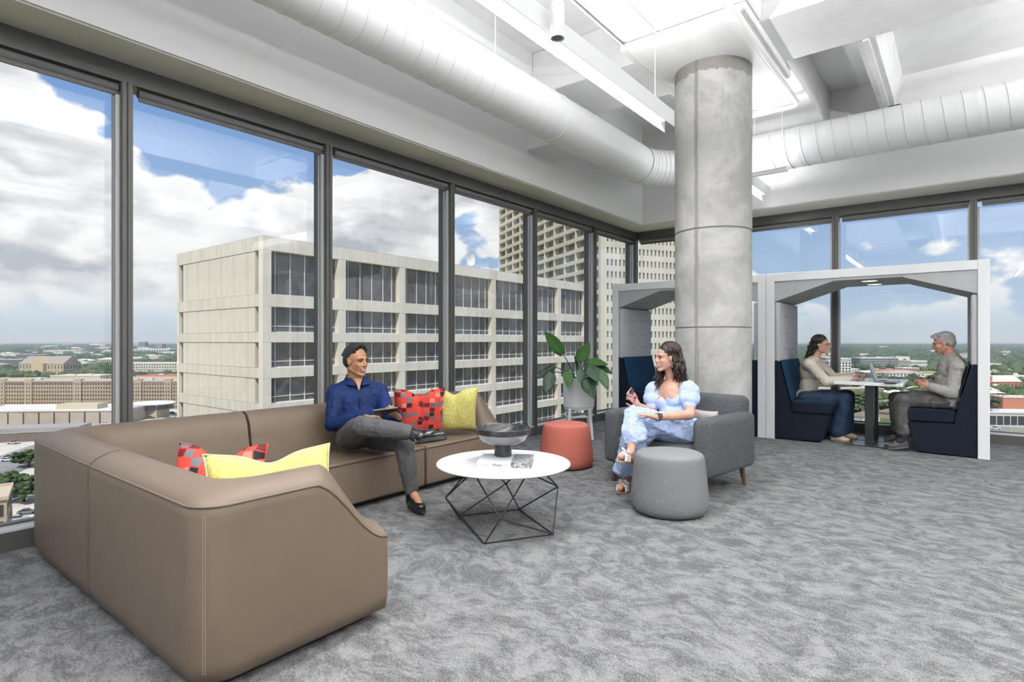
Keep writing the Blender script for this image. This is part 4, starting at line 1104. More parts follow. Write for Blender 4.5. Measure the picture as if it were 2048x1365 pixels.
# ---------------------------------------------------------------- buildings
class Fr:
    """local frame: origin (x, y), ux to the right along the front, uy away from the front"""
    def __init__(self, o, ang): self.o = Vector((o[0], o[1], 0)); self.ux = Vector((math.cos(ang), math.sin(ang), 0)); self.uy = Vector((-math.sin(ang), math.cos(ang), 0))
    def p(self, a, b, z): return tuple(self.o + self.ux * a + self.uy * b + Vector((0, 0, z)))
    def box(self, mb, a0, a1, b0, b1, z0, z1):
        vs = [self.p(a, b, z) for z in (z0, z1) for a, b in ((a0, b0), (a1, b0), (a1, b1), (a0, b1))]
        return mb.add(vs, [(3, 2, 1, 0), (4, 5, 6, 7), (0, 1, 5, 4), (1, 2, 6, 5), (2, 3, 7, 6), (3, 0, 4, 7)])
CAMA = R(38.33)     # facing the windows' view
m_dkglass = solid('far_window', (.05, .055, .06), .25)
def building(label, pos, w, d, h, ang=CAMA, wall=(.55, .50, .42), roof=(.70, .68, .64), rows=0, cols=0, name='building', group=None, wh=.5, ww=.55, rooftype='flat', roofh=4, z0=ZG, side=True, glass=None, units=2, seed=0):
    f = Fr(pos, ang); t_ = thing(name, label, 'building', (pos[0], pos[1], z0), group)
    rnd = random.Random(seed + int(abs(pos[0])))
    wm = M('wall_%.2f_%.2f_%.2f' % wall, wall, .85, noise=(.3, .10)); rm = M('roof_%.2f_%.2f_%.2f' % roof, roof, .85)
    m_ = MB(); f.box(m_, -w / 2, w / 2, 0, d, z0, z0 + h); obj('wall', m_, wm, t_, smooth=None)
    m_ = MB()
    if rooftype == 'flat':
        f.box(m_, -w / 2 - .3, w / 2 + .3, -.3, d + .3, z0 + h, z0 + h + .25)
        for (a0, a1, b0, b1) in ((-w / 2 - .3, w / 2 + .3, -.3, 0), (-w / 2 - .3, w / 2 + .3, d, d + .3), (-w / 2 - .3, -w / 2, 0, d), (w / 2, w / 2 + .3, 0, d)):
            f.box(m_, a0, a1, b0, b1, z0 + h, z0 + h + 1.0)
    else:
        e = [f.p(-w / 2 - .5, -.6, z0 + h), f.p(w / 2 + .5, -.6, z0 + h), f.p(w / 2 + .5, d + .6, z0 + h), f.p(-w / 2 - .5, d + .6, z0 + h)]
        ins = (w / 2 - .2) if rooftype == 'gable' else max(0, w / 2 - d / 2)
        r_ = [f.p(-ins, d / 2, z0 + h + roofh), f.p(ins, d / 2, z0 + h + roofh)]
        m_.add(e + r_, [(0, 1, 5, 4), (1, 2, 5), (2, 3, 4, 5), (3, 0, 4), (3, 2, 1, 0)])
    ro = obj('roof', m_, rm, t_, smooth=None)
    if rooftype == 'flat' and units:
        m_ = MB()
        for k in range(units):
            a = rnd.uniform(-.4, .35) * w; b = rnd.uniform(.2, .7) * d; q = min(w, d) * .08 + 1
            f.box(m_, a, a + q * 1.6, b, b + q, z0 + h, z0 + h + q * .7)
        o_ = obj('roof_units', m_, M('roof_unit', (.5, .5, .5), .7), ro, smooth=None); o_['kind'] = 'stuff'
    if rows and cols:
        m_ = MB(); ph = (h - .8) / rows; pw = w / cols
        for i in range(rows):
            zc = z0 + .4 + ph * (i + .5)
            for j in range(cols):
                a = -w / 2 + pw * (j + .5); f.box(m_, a - pw * ww / 2, a + pw * ww / 2, -.12, .1, zc - ph * wh / 2, zc + ph * wh / 2)
        if side:
            nc = max(1, int(d / pw)); pd = d / nc
            for i in range(rows):
                zc = z0 + .4 + ph * (i + .5)
                for j in range(nc):
                    b = pd * (j + .5)
                    for a in (-w / 2, w / 2): f.box(m_, a - .12, a + .12, b - pd * ww / 2, b + pd * ww / 2, zc - ph * wh / 2, zc + ph * wh / 2)
        o_ = obj('windows', m_, glass or m_dkglass, t_, smooth=None); o_['kind'] = 'stuff'
    return t_, f
# the long tan block of the middle distance
pos = (-496.172, 140.745); t_, f = building('long seven-storey tan masonry block with rows of small windows, left behind the sofa', pos, 190, 22, 20.2, wall=(.34, .275, .20), roof=(.45, .41, .35), rows=7, cols=96, wh=.5, ww=.45, side=False, units=5)
m = MB()
for a in (-72, -52, -16, 28, 50): f.box(m, a - 2.6, a + 2.6, -.9, 2, ZG, ZG + 22.0)
obj('stair_tower', m, M('wall_tower_tan', (.36, .29, .22), .85), t_, smooth=None)['kind'] = 'stuff'
m = MB()
for a in (-72, -52, -16, 28, 50):
    for r_ in range(7):
        for q in (-1, 1): f.box(m, a + q * .9 - .35, a + q * .9 + .35, -1.0, 0, ZG + 1.2 + 2.77 * r_, ZG + 2.6 + 2.77 * r_)
obj('tower_windows', m, m_dkglass, t_, smooth=None)['kind'] = 'stuff'
m = MB()
for k in range(95): f.box(m, -94 + 2 * k, -93 + 2 * k, -.5, 0, ZG + 18.9, ZG + 20.4)
obj('corbels', m, M('corbel_brown', (.28, .20, .15), .85), t_, smooth=None)['kind'] = 'stuff'
# flat-roofed hall with dark slots
pos = (-427.353, 91.382); t_, f = building('low flat-roofed concrete hall with tall dark slots in its wall, at the far left', pos, 92, 34, 8.2, ang=CAMA + R(4), wall=(.42, .37, .31), roof=(.66, .64, .61), units=0)
for k in range(11):
    m = MB(); f.box(m, -44 + 8.6 * k, -43.3 + 8.6 * k, -.15, .2, ZG + 1, ZG + 7.7); obj('slot', m, m_dkglass, t_, smooth=None)
m = MB(); f.box(m, 2, 26, 10, 20, ZG + 8.2, ZG + 11.5); obj('penthouse', m, M('wall_cream', (.52, .45, .33), .85), t_, smooth=None)
# round-roofed pavilion right of the second post
pos = (-413.34, 141.103); t_, f = building('low tan building under a round white roof, seen beside the second window post', pos, 16, 14, 8, wall=(.50, .42, .33), roof=(.7, .7, .7), units=0)
c_ = Vector((pos[0], pos[1], 0)) + f.uy * 9; m = MB(); m.lathe([(0, ZG + 8.6), (12.5, ZG + 8.6), (13, ZG + 9.2), (12.5, ZG + 9.6), (0, ZG + 10.6)], 40, (c_.x, c_.y, 0), cap=False); obj('round_roof', m, M('roof_round', (.74, .74, .73), .7), t_)
m = MB(); m.lathe([(12, ZG + 5.5), (12, ZG + 8.6)], 40, (c_.x, c_.y, 0)); obj('window_band', m, m_dkglass, t_)
# big tan church-like hall
pos = (-1041.12, 223.76); t_, f = building('large tan assembly hall with steep grey roof among trees at the far left', pos, 70, 30, 17, ang=CAMA + R(-6), wall=(.47, .39, .27), roof=(.30, .26, .23), rooftype='gable', roofh=11, rows=2, cols=14, wh=.62, ww=.3)
m = MB(); vs = [f.p(-9, -6, ZG), f.p(9, -6, ZG), f.p(9, 16, ZG), f.p(-9, 16, ZG), f.p(-9, -6, ZG + 18), f.p(9, -6, ZG + 18), f.p(9, 16, ZG + 18), f.p(-9, 16, ZG + 18), f.p(0, -6, ZG + 27), f.p(0, 16, ZG + 27)]
m.add(vs, [(0, 1, 5, 8, 4), (2, 3, 7, 9, 6), (0, 4, 7, 3), (1, 2, 6, 5), (4, 8, 9, 7), (5, 6, 9, 8)]); obj('porch_gable', m, M('wall_gable', (.50, .41, .27), .85), t_, smooth=None)
# silos and the white shed by the horizon
for k, (px_, w_) in enumerate((((-3484.9, 1177.64), 36), ((-3410.66, 1236.33), 34))):
    building(('dark grain silos with a bridge on top near the horizon', 'brown grain elevator near the horizon')[k], px_, w_, 30, (44, 34)[k], wall=((.17, .19, .22), (.27, .21, .18))[k], roof=(.3, .3, .3), rows=0, name='grain_elevator')
building('long white shed with dark bays below the grain silos', (-2317.28, 813.663), 130, 60, 20, wall=(.60, .60, .60), roof=(.85, .85, .86), rows=1, cols=14, wh=.7, ww=.6)
building('low brick warehouse at the left of the silos behind the trees', (-3858.93, 1106.67), 95, 40, 14, wall=(.42, .28, .20), roof=(.55, .48, .42), rows=2, cols=16)
building('cream hospital block above the trees at the left', (-2677.18, 628.982), 120, 40, 14, wall=(.62, .56, .46), roof=(.7, .68, .64), rows=3, cols=20)
building('white and grey four-storey apartment row right of the second window post', (-966.911, 346.35), 95, 20, 16, wall=(.56, .54, .50), roof=(.72, .71, .68), rows=4, cols=24, wh=.5, ww=.5)
building('cream flat building with a red stripe roof behind the long tan block', (-750.016, 278.375), 70, 25, 8, wall=(.52, .45, .33), roof=(.50, .16, .12), rows=1, cols=8, wh=.3)
building('cream low building behind the long tan block', (-834.605, 211.505), 60, 25, 8, wall=(.52, .45, .33), roof=(.66, .62, .55), rows=1, cols=9, wh=.3)
building('dark brown loft building left of the large tan hall', (-1762.47, 359.78), 75, 26, 17, wall=(.20, .17, .17), roof=(.4, .4, .4), rows=4, cols=16)
building('dark glass office at the far left edge', (-1354.65, 239.961), 60, 26, 16, wall=(.14, .17, .18), roof=(.45, .45, .45), rows=4, cols=12)
# cornice of the stone building just below the near window
pos = (-178.305, 25.336); t_, f = building('tan stone building corner with a green-edged roof below the near window', pos, 13, 16, 12.5, ang=CAMA + R(38), wall=(.46, .37, .27), roof=(.55, .46, .35), rows=3, cols=5, wh=.7, ww=.5, units=0)
# right-hand view
building('white office block with a grid of square windows behind the booth table', (-121.421, 819.14), 28, 22, 24, wall=(.78, .77, .74), roof=(.6, .6, .6), rows=7, cols=7, wh=.6, ww=.62)
building('wide grey glass office building on the plain behind the laptop', (-124.819, 1287.09), 72, 30, 17, wall=(.30, .33, .35), roof=(.6, .62, .62), rows=4, cols=14, wh=.55, ww=.8)
building('low building with a dusky red roof behind the laptop', (-67.268, 936.654), 52, 30, 8, wall=(.62, .52, .45), roof=(.42, .17, .15), rows=1, cols=10, wh=.5, rooftype='hip', roofh=3)
building('dark slab office block far off beside the window post', (-370.185, 2452.74), 62, 30, 24, wall=(.09, .12, .15), roof=(.2, .2, .2), rows=5, cols=10)
building('dark brick row house block under the booth table', (-78.828, 584.374), 60, 14, 7, wall=(.34, .22, .17), roof=(.50, .46, .40), rows=1, cols=12)
building('low glass-fronted building by the street at the right edge', (26.235, 440.063), 40, 16, 8, ang=R(30), wall=(.55, .55, .54), roof=(.62, .62, .62), rows=1, cols=11, wh=.72, ww=.86)
building('orange brick block behind the glass-fronted building', (32.067, 546.874), 22, 14, 9, ang=R(30), wall=(.46, .19, .12), roof=(.6, .55, .5), units=1)
pos = (33.127, 757.37); t_, f = building('red brick church with a pale roof and white steeple at the right edge', pos, 34, 18, 9, ang=R(40), wall=(.44, .20, .14), roof=(.66, .58, .50), rooftype='gable', roofh=6, rows=1, cols=9, wh=.6, ww=.3, name='church')
m = MB(); f.box(m, -19, -13, 0, 6, ZG, ZG + 15); obj('tower', m, M('wall_church', (.46, .21, .15), .85), t_, smooth=None)
m = MB(); f.box(m, -18, -14, 1, 5, ZG + 15, ZG + 20); c_ = Vector(f.p(-16, 3, 0)); m.lathe([(1.9, ZG + 20), (.15, ZG + 36)], 8, (c_.x, c_.y, 0)); obj('steeple', m, M('white_steeple', (.8, .8, .78), .6), t_, smooth=None)

# scattered far buildings
rnd = random.Random(11)
walls = [(.62, .60, .56), (.70, .68, .64), (.50, .42, .35), (.36, .28, .24), (.60, .52, .42), (.75, .74, .72)]
n_far = 0
def cam_px(x, y):
    s_, c2 = math.sin(R(38.33)), math.cos(R(38.33)); d = -s_ * x + c2 * y; return 1024 + 1141 * (c2 * x + s_ * y) / d
while n_far < 110:
    d = 430 * math.exp(rnd.uniform(0, 2.7)); px_ = rnd.choice((rnd.uniform(-60, 360), rnd.uniform(-60, 360), rnd.uniform(1480, 2110)))
    if px_ > 1000 and d < 560: continue
    lat = (px_ - 1024) / 1141 * d; s_, c2 = math.sin(R(38.33)), math.cos(R(38.33))
    x, y = -s_ * d + c2 * lat, c2 * d + s_ * lat
    py = 682.5 + 50 / d * 1141
    if px_ < 400 and 745 < py: continue
    if 560 < d < 800 and px_ > 1690 and rnd.random() < .6: continue
    w = rnd.uniform(14, 38) * (1 + d / 3500); hh = rnd.uniform(5, 13) * (1 + d / 6000)
    wl_ = rnd.choice(walls)
    rf_ = rnd.choice([(.7, .69, .66), (.8, .8, .79), (.45, .38, .33)]); hip = rnd.random() > .7
    lb_ = '%s low-rise with a %s %s roof, %s on the plain %s' % (('grey', 'pale', 'tan', 'brick', 'sandy', 'white')[walls.index(wl_)], ('grey', 'white', 'brown')[[(.7, .69, .66), (.8, .8, .79), (.45, .38, .33)].index(rf_)], 'hipped' if hip else 'flat', 'fairly close' if d < 1000 else ('far off' if d < 2500 else 'near the horizon'), 'at the left' if px_ < 1000 else 'behind the booths')
    building(lb_, (x, y), w, rnd.uniform(15, 30), hh, ang=CAMA + rnd.uniform(-.5, .5), wall=wl_, roof=rf_, rows=2 if d < 1300 else 0, cols=int(w / 4), group='scattered ' + lb_.split(',')[0] + (' left' if px_ < 1000 else ' right') + lb_.split(',')[1][:7], side=False, units=0, rooftype='hip' if hip else 'flat', roofh=3)
    n_far += 1

hr = random.Random(21); hk = 0
while hk < 34:
    d = hr.uniform(330, 620); px_ = hr.uniform(1500, 2060); lat = (px_ - 1024) / 1141 * d; s_, c2 = math.sin(R(38.33)), math.cos(R(38.33))
    if px_ > 1880 and d < 480: hk += 1; continue
    wl_ = hr.choice(walls); nm = ('grey', 'pale', 'tan', 'brick', 'sandy', 'white')[walls.index(wl_)]; dark = hr.random() < .4
    building('%s house with a %s hipped roof among the near trees behind the booths' % (nm, 'dark' if dark else 'pale'), (-s_ * d + c2 * lat, c2 * d + s_ * lat), hr.uniform(10, 18), hr.uniform(8, 12), hr.uniform(3.5, 6), ang=CAMA + hr.uniform(-.7, .7), wall=wl_, roof=(.20, .17, .16) if dark else (.62, .58, .52), rows=1, cols=4, wh=.4, ww=.4, group='%s houses with %s roofs behind the booths' % (nm, 'dark' if dark else 'pale'), side=False, units=0, rooftype='hip', roofh=2.5, name='house'); hk += 1

# ---------------------------------------------------------------- tree canopy
m_tree = [M('tree_green', (.060, .095, .040), .95, noise=(.35, .5, (.11, .145, .065)), spec=.1), M('tree_dark', (.030, .055, .028), .95, noise=(.3, .4, (.06, .085, .045)), spec=.1)]
ico = bmesh.new(); bmesh.ops.create_icosphere(ico, subdivisions=1, radius=1); ico.verts.index_update()
IV = [v.co.copy() for v in ico.verts]; IF = [tuple(v.index for v in f_.verts) for f_ in ico.faces]; ico.free()
def blob(mb, x, y, z, r, h, rnd_):
    a = rnd_.uniform(0, 6.28); ca, sa = math.cos(a), math.sin(a)
    vs = []
    for v in IV:
        k = rnd_.uniform(.78, 1.18); vx, vy = v.x * ca - v.y * sa, v.x * sa + v.y * ca
        vs.append((x + vx * r * k, y + vy * r * k, z + v.z * h * k))
    mb.add(vs, IF)
s_, c2 = math.sin(R(38.33)), math.cos(R(38.33))
for name_, (pa, pb), cnt, lab in (('tree_canopy', (-420, 430), 34000, 'green tree canopy covering the plain on the left up to the horizon'), ('tree_canopy', (1450, 2400), 32000, 'green tree canopy covering the plain behind the booths up to the horizon')):
    m = MB(); k = 0
    while k < cnt:
        u = rnd.random(); d = 480 * (7000 / 480) ** (u ** .75)
        px_ = rnd.uniform(pa, pb); lat = (px_ - 1024) / 1141 * d
        x, y = -s_ * d + c2 * lat, c2 * d + s_ * lat; py = 682.5 + 50 / d * 1141
        dens = mnoise.noise(Vector((x * .0022, y * .0022, 0))) + .35 * mnoise.noise(Vector((x * .012, y * .012, 3)))
        lim = -.05 if py < 735 else .12
        if d > 1000: lim = -.25
        if pa < 0 and py > 755: k += 1; continue
        if pa > 0 and px_ > 1700 and 727 < py < 748 and rnd.random() < .88: k += 1; continue
        if pa > 0 and py > 748 and rnd.random() < .62: k += 1; continue
        if dens < lim and rnd.random() > .08: k += 1; continue
        r = rnd.uniform(2.6, 5.2) * (1 + d / 1500); m.cur = 0 if rnd.random() < .55 else 1
        blob(m, x, y, ZG + r * .35, r, min(r * .75, 9), rnd); k += 1
    o_ = obj(name_, m, m_tree, smooth=180, label=lab, cat='trees', kind='stuff', at=(0, 0, ZG))
def tree(label, pos, h, rad, seed, group=None, k=0):
    rn = random.Random(seed); t_ = thing('oak_tree', label, 'tree', (pos[0], pos[1], ZG), group)
    m_ = MB(); m_.tube([(pos[0], pos[1], ZG), (pos[0] + .2, pos[1], ZG + h * .25), (pos[0], pos[1] + .2, ZG + h * .6)], [h * .05, h * .04, h * .02], 7); obj('trunk', m_, M('bark', (.09, .07, .05), .9), t_)
    m_ = MB()
    for q in range(150):
        a = rn.uniform(0, 6.28); e = rn.uniform(0, 1) ** .5 * rad * .85; zz = ZG + h * rn.uniform(.42, .86) - e * .18
        m_.cur = 0 if rn.random() < .6 else 1
        blob(m_, pos[0] + e * math.cos(a), pos[1] + e * math.sin(a), zz, rad * rn.uniform(.11, .21), h * rn.uniform(.06, .11), rn)
    obj('crown', m_, m_tree, t_, smooth=180)
tree('broad green oak standing in the car park, left of the sofa corner', (-240.586, 42.617), 9, 6.5, 1)
tree('round green oak right beside the sofa back, above the parked cars', (-228.502, 44.951), 9, 6.5, 2)
tree('small green oak further back at the sofa back', (-290.295, 58.641), 8, 6, 3)
k = 0
for (px_, py_) in ((1690, 790), (1712, 786), (1738, 782), (1765, 786), (1788, 792), (1700, 822), (1716, 838), (1722, 812), (1800, 815), (1990, 818), (2006, 816), (2022, 814), (2036, 812), (1985, 760), (1640, 780), (1620, 800), (1840, 775), (1870, 768), (1745, 830), (1776, 832), (1650, 815)):
    lat = 0; d = 50 * 1141 / (py_ - 682.5); lat = (px_ - 1024) / 1141 * d
    tree('leafy tree %s' % ('behind the woman at the booth table' if px_ < 1660 else 'seen left of the booth table posts' if px_ < 1745 else 'seen right of the booth table posts' if px_ < 1820 else 'behind the man at the booth table' if px_ < 1900 else 'in the street at the right edge of the picture'), (-s_ * d + c2 * lat, c2 * d + s_ * lat), 10 + k % 3, 8 + k % 2, 20 + k, 'street trees ' + ('left' if px_ < 1660 else 'middle left' if px_ < 1745 else 'middle' if px_ < 1820 else 'right' if px_ < 1900 else 'far right')); k += 1

# thin summer haze over the plain: a real, homogeneous medium beyond the near streets
def haze_box():
    m_ = bpy.data.materials.new('summer_haze'); m_.use_nodes = True; g = NT(m_.node_tree); g.n.clear()
    v = g.new('ShaderNodeVolumeScatter'); v.inputs['Color'].default_value = (.55, .75, 1.0, 1); v.inputs['Density'].default_value = .00010; v.inputs['Anisotropy'].default_value = .0
    o = g.new('ShaderNodeOutputMaterial'); g.l.new(v.outputs[0], o.inputs['Volume'])
    mb = MB(); f = Fr((0, 0), CAMA); f.box(mb, -16000, 16000, 480, 15000, ZG - 30, ZG + 260)
    return obj('haze', mb, m_, kind='structure', smooth=None)
haze_box()

# ---------------------------------------------------------------- parked cars
def car(label, pos, ang, colr, kind_, group):
    t_ = thing('car', label, 'car', (0, 0, 0), group)
    paint = M('paint_%.2f_%.2f_%.2f' % colr, colr, .3, coat=.6)
    L, Wd = (4.6, 1.8) if kind_ == 0 else (5.3, 1.95)
    def pr(mb, poly, w): mb.prism(poly, -w / 2, w / 2, 'y')
    m_ = MB(); pr(m_, [(-L / 2, .35), (L / 2, .35), (L / 2, .72), (L * .30, .92), (-L * .46, .95), (-L / 2, .85)], Wd); obj('body', m_, paint, t_, smooth=None)
    m_ = MB()
    if kind_ == 0: pr(m_, [(L * .20, .9), (L * .06, 1.42), (-L * .25, 1.45), (-L * .42, .92)], Wd * .86)
    else: pr(m_, [(L * .22, .9), (L * .10, 1.62), (-L * .12, 1.65), (-L * .18, .92)], Wd * .88)
    obj('cabin', m_, m_dkglass, t_, smooth=None)
    m_ = MB()
    if kind_ == 0: pr(m_, [(L * .07, 1.42), (-L * .25, 1.45), (-L * .25, 1.50), (L * .06, 1.48)], Wd * .84)
    else: pr(m_, [(L * .10, 1.63), (-L * .12, 1.65), (-L * .12, 1.70), (L * .10, 1.69)], Wd * .86)
    obj('roof', m_, paint, t_, smooth=None)
    for sx in (-.31, .31):
        for sy in (-1, 1):
            m_ = MB(); m_.cyl((sx * L, sy * Wd * .42, .33), (sx * L, sy * Wd * .51, .33), .33, 10); obj('wheel', m_, m_blackm, t_, smooth=None)
    t_.location = (pos[0], pos[1], ZG + .3); t_.rotation_euler = (0, 0, ang); return t_
cols = {'white': (.75, .75, .75), 'black': (.03, .03, .035), 'silver': (.42, .43, .44), 'grey': (.18, .19, .20), 'blue': (.06, .10, .22), 'red': (.35, .04, .04)}
grp = {'far': 'cars in the white lot before the long tan block', 'near': 'cars below the near window'}
protos = {}
cars = [((-425.646, 116.8), 0, 'white', 0), ((-404.343, 114.697), 0, 'grey', 0), ((-399.149, 116.225), 0, 'white', 0), ((-404.133, 107.22), 0, 'black', 0), ((-412.921, 121.28), 0, 'silver', 0), ((-464.263, 165.97), 1, 'grey', 0), ((-462.477, 171.316), 1, 'white', 0), ((-438.061, 160.684), 1, 'white', 0), ((-421.146, 147.285), 1, 'black', 0), ((-409.555, 144.095), 1, 'grey', 0), ((-423.466, 161.84), 1, 'black', 0), ((-401.48, 150.479), 1, 'grey', 0), ((-404.922, 153.854), 1, 'white', 0), ((-392.645, 151.522), 1, 'red', 0),
    ((-360.852, 67.047), 2, 'silver', 1), ((-317.249, 58.132), 3, 'black', 0), ((-318.286, 59.958), 3, 'blue', 0), ((-322.466, 62.085), 3, 'silver', 0), ((-310.342, 55.917), 3, 'white', 0), ((-306.311, 57.861), 3, 'grey', 0), ((-299.851, 59.302), 3, 'black', 0), ((-303.193, 61.569), 3, 'grey', 0), ((-245.263, 42.705), 4, 'black', 0), ((-251.344, 45.032), 4, 'grey', 0), ((-254.289, 46.856), 4, 'white', 0), ((-258.584, 49.516), 4, 'blue', 0), ((-244.938, 47.67), 5, 'blue', 0), ((-205.153, 39.072), 6, 'silver', 0), ((-211.273, 42.342), 6, 'grey', 0), ((14.148, 421.059), 7, 'white', 1), ((-6.219, 544.16), 8, 'white', 0), ((4.485, 597.444), 8, 'grey', 0), ((20.841, 620.232), 8, 'white', 0), ((27.354, 625.38), 8, 'silver', 0), ((33.679, 615.715), 8, 'black', 0)]
CN = {}; RANK = {}
for i, c in enumerate(cars):
    same = sorted([j for j, q in enumerate(cars) if (q[2], q[1]) == (c[2], c[1])], key=lambda j: cam_px(*cars[j][0])); RANK[i] = same.index(i)
for i, (p_, zone, cname, kd) in enumerate(cars):
    ang = {0: .65, 1: .2, 2: .68, 3: .9, 4: 1.15, 5: .75, 6: 1.1, 7: .4, 8: .6}[zone] + (i % 3) * .06
    where = {0: 'in the white lot before the first post', 1: 'in the white lot by the round roof', 2: 'on the pale apron by the raised road', 3: 'in the parked cluster above the oaks', 4: 'in the kerbside row below the oaks', 5: 'alone on the street below the oaks', 6: 'at the foot of the near window', 7: 'on the street before the glass-fronted building', 8: 'parked near the brick church'}[zone]
    key = (cname, zone); CN[key] = CN.get(key, 0) + 1; tot = sum(1 for c in cars if (c[2], c[1]) == key)
    extra = '' if tot == 1 else (', %s of the %d such' % (('leftmost', 'middle' if tot == 3 else 'rightmost', 'rightmost')[RANK[i]], tot))
    car('%s %s%s %s' % (cname, 'pickup truck' if kd else 'car', extra, where), p_, ang, cols[cname], kd, 'cars seen from above')

# ================================================================== NEIGHBOURING OFFICE BUILDING
BX, BY = -57.0, 30.4
m_bc = M('beige_precast', (.66, .61, .53), .85, noise=(.25, .10), streak=((1.2, 1.2, .06), 1.0, (.42, .40, .35), .5))
m_bc2 = M('beige_precast_light', (.73, .675, .595), .85, noise=(.25, .08), streak=((1.0, 1.0, .05), 1.0, (.46, .44, .39), .35))
def blind_mat(name, lines):
    m_ = bpy.data.materials.new(name); m_.use_nodes = True; g = NT(m_.node_tree); b = g.n['Principled BSDF']
    co = g.coord('Object'); x, y, z = g.sep(co); c0 = g.mix(g.mapr(g.noise(co, .5, 3, .6), .35, .7), (.085, .08, .085), (.15, .14, .135))
    if lines:
        w = g.mapr(g.math('SINE', g.math('MULTIPLY', z, 26.0)), -.3, .8); c0 = g.mix(g.math('MULTIPLY', w, .55), c0, (.035, .05, .06))
    g.put(b.inputs['Base Color'], c0); b.inputs['Roughness'].default_value = .12; b.inputs['Specular IOR Level'].default_value = .5; return m_
m_bl1, m_bl0 = blind_mat('office_glass_louvred', True), blind_mat('office_glass', False)
nb = thing('office_building', 'beige concrete office building with deep square window bays, close outside the left windows', 'building', (BX, BY, ZG))
NB, PITCH, RX = 7, 9.17, .85
Y1 = BY + .9 + NB * PITCH + .6; TOP = 12.2; XB = -78.2
rowsz = [(6.15, 10.75)] + [(2.15 - 3.77 * k, 4.85 - 3.77 * k) for k in range(8)]
m = MB(); m.box(XB + .2, BX - RX, BY + .45, Y1 - .1, ZG, TOP - .6); obj('core', m, m_bc, nb, smooth=None)
m = MB(); m.box(XB, BX, BY, Y1, TOP - .02, TOP); m.box(XB + .6, BX - .6, BY + .6, Y1 - .6, TOP - .7, TOP - .6); obj('roof_edge', m, m_bc2, nb, smooth=None)
zs_ = [TOP] + [v for a, b_ in rowsz for v in (b_, a)] + [ZG]
for k in range(0, len(zs_) - 1, 2):     # floor bands round both fronts
    m = MB(); m.box(BX - RX - .05, BX, BY, Y1, zs_[k + 1], zs_[k]); obj('floor_band', m, m_bc2, nb, smooth=None)
    m = MB(); m.box(XB, BX - RX - .05, BY, BY + .5, zs_[k + 1], zs_[k]); obj('floor_band', m, m_bc, nb, smooth=None)
for k in range(NB + 1):
    y = BY + .5 + k * PITCH
    m = MB(); m.box(BX - RX, BX - .02, y - .5, y + .5 if k else BY + .95, ZG, TOP - .5); 
    if k == 0: m = MB(); m.box(BX - .9, BX - .02, BY + .02, BY + .95, ZG, TOP - .5)
    obj('pilaster', m, m_bc2, nb, smooth=None)
proto_w = {}
for r_, (z0, z1) in enumerate(rowsz):
    for k in range(NB):
        y0 = BY + (.95 if k == 0 else 1.0 + k * PITCH); y1 = BY + (k + 1) * PITCH
        key = ('t' if r_ == 0 else 'n', k == 0)
        if key not in proto_w:
            m = MB(); m.box(BX - RX - .02, BX - RX + .06, y0, y1, z0, z1); o1_ = obj('window', m, m_bl1 if r_ == 0 else m_bl0, nb, smooth=None)
            base = Vector((BX, y0, z0)); o1_.data.transform(Matrix.Translation(-(base - nb.location))); o1_.location = base - nb.location
            m = MB(); w_ = y1 - y0
            for q in ((.8, 2.55, 4.3, 6.05, 7.45) if w_ > 0 else ()): m.box(BX - RX, BX - RX + .14, y0 + q - .045, y0 + q + .045, z0, z1)
            m.box(BX - RX, BX - RX + .13, y0, y1, z0, z0 + .09)
            if r_: m.box(BX - RX, BX - RX + .13, y0, y1, z0 + .62, z0 + .70)
            o2_ = obj('mullion_grid', m, M('pale_mullion', (.62, .63, .64), .5), o1_, smooth=None)
            proto_w[key] = (o1_, o2_)
        else:
            a, b_ = proto_w[key]; o1_ = inst('window', a, (BX, y0, z0), nb); o2_ = inst('mullion_grid', b_, (BX, y0, z0), o1_)
# closed left front: panels between the bands, dark slots at both ends
zz_ = [(rowsz[0][0], rowsz[0][1] + .6)] + rowsz[1:]
pw_ = (abs(XB - BX) - 3.4) / 6
first = {}
for r_, (z0, z1) in enumerate(rowsz):
    for k in range(6):
        x0 = XB + 1.7 + k * pw_
        hh = round(z1 - z0, 2)
        if hh not in first:
            m = MB(); m.box(x0 + .02, x0 + pw_ - .02, BY + .06, BY + .5, z0 + .03, z1 - .03); o_ = obj('panel', m, m_bc, nb, smooth=None)
            base = Vector((x0, BY, z0)); o_.data.transform(Matrix.Translation(-(base - nb.location))); o_.location = base - nb.location; first[hh] = o_
        else: inst('panel', first[hh], (x0, BY, z0), nb)
    for x0 in (XB + .55, BX - 1.65):
        m = MB(); m.box(x0, x0 + 1.1, BY + .40, BY + .46, z0, z1); obj('slot_window', m, m_bl0, nb, smooth=None)
m = MB(); m.box(XB + .01, XB + .55, BY + .01, BY + .5, ZG, TOP - .4); m.box(BX - .56, BX - .01, BY + .005, BY + .5, ZG, TOP - .4); obj('corner_pier', m, m_bc2, nb, smooth=None)
# dish on the roof
dh = thing('satellite_dish', 'white satellite dish on the beige building roof, seen in front of the tower', 'dish', (BX - 4, 66, TOP))
m = MB(); m.cyl((BX - 4, 66, TOP - .6), (BX - 4, 66, TOP + 1.6), .12, 8); obj('mast', m, M('white_metal', (.8, .8, .8), .5), dh)
m = MB(); m2 = MB(); m.lathe([(0, 0), (.5, .06), (1.0, .26), (1.05, .28), (.5, .1), (0, .04)], 20, cap=False); m2.add([(BX - 4 + .3 + q[2], 66 + q[0], TOP + 1.8 + q[1]) for q in m.v], m.f); obj('reflector', m2, M('white_metal', (.8, .8, .8), .5), dh)

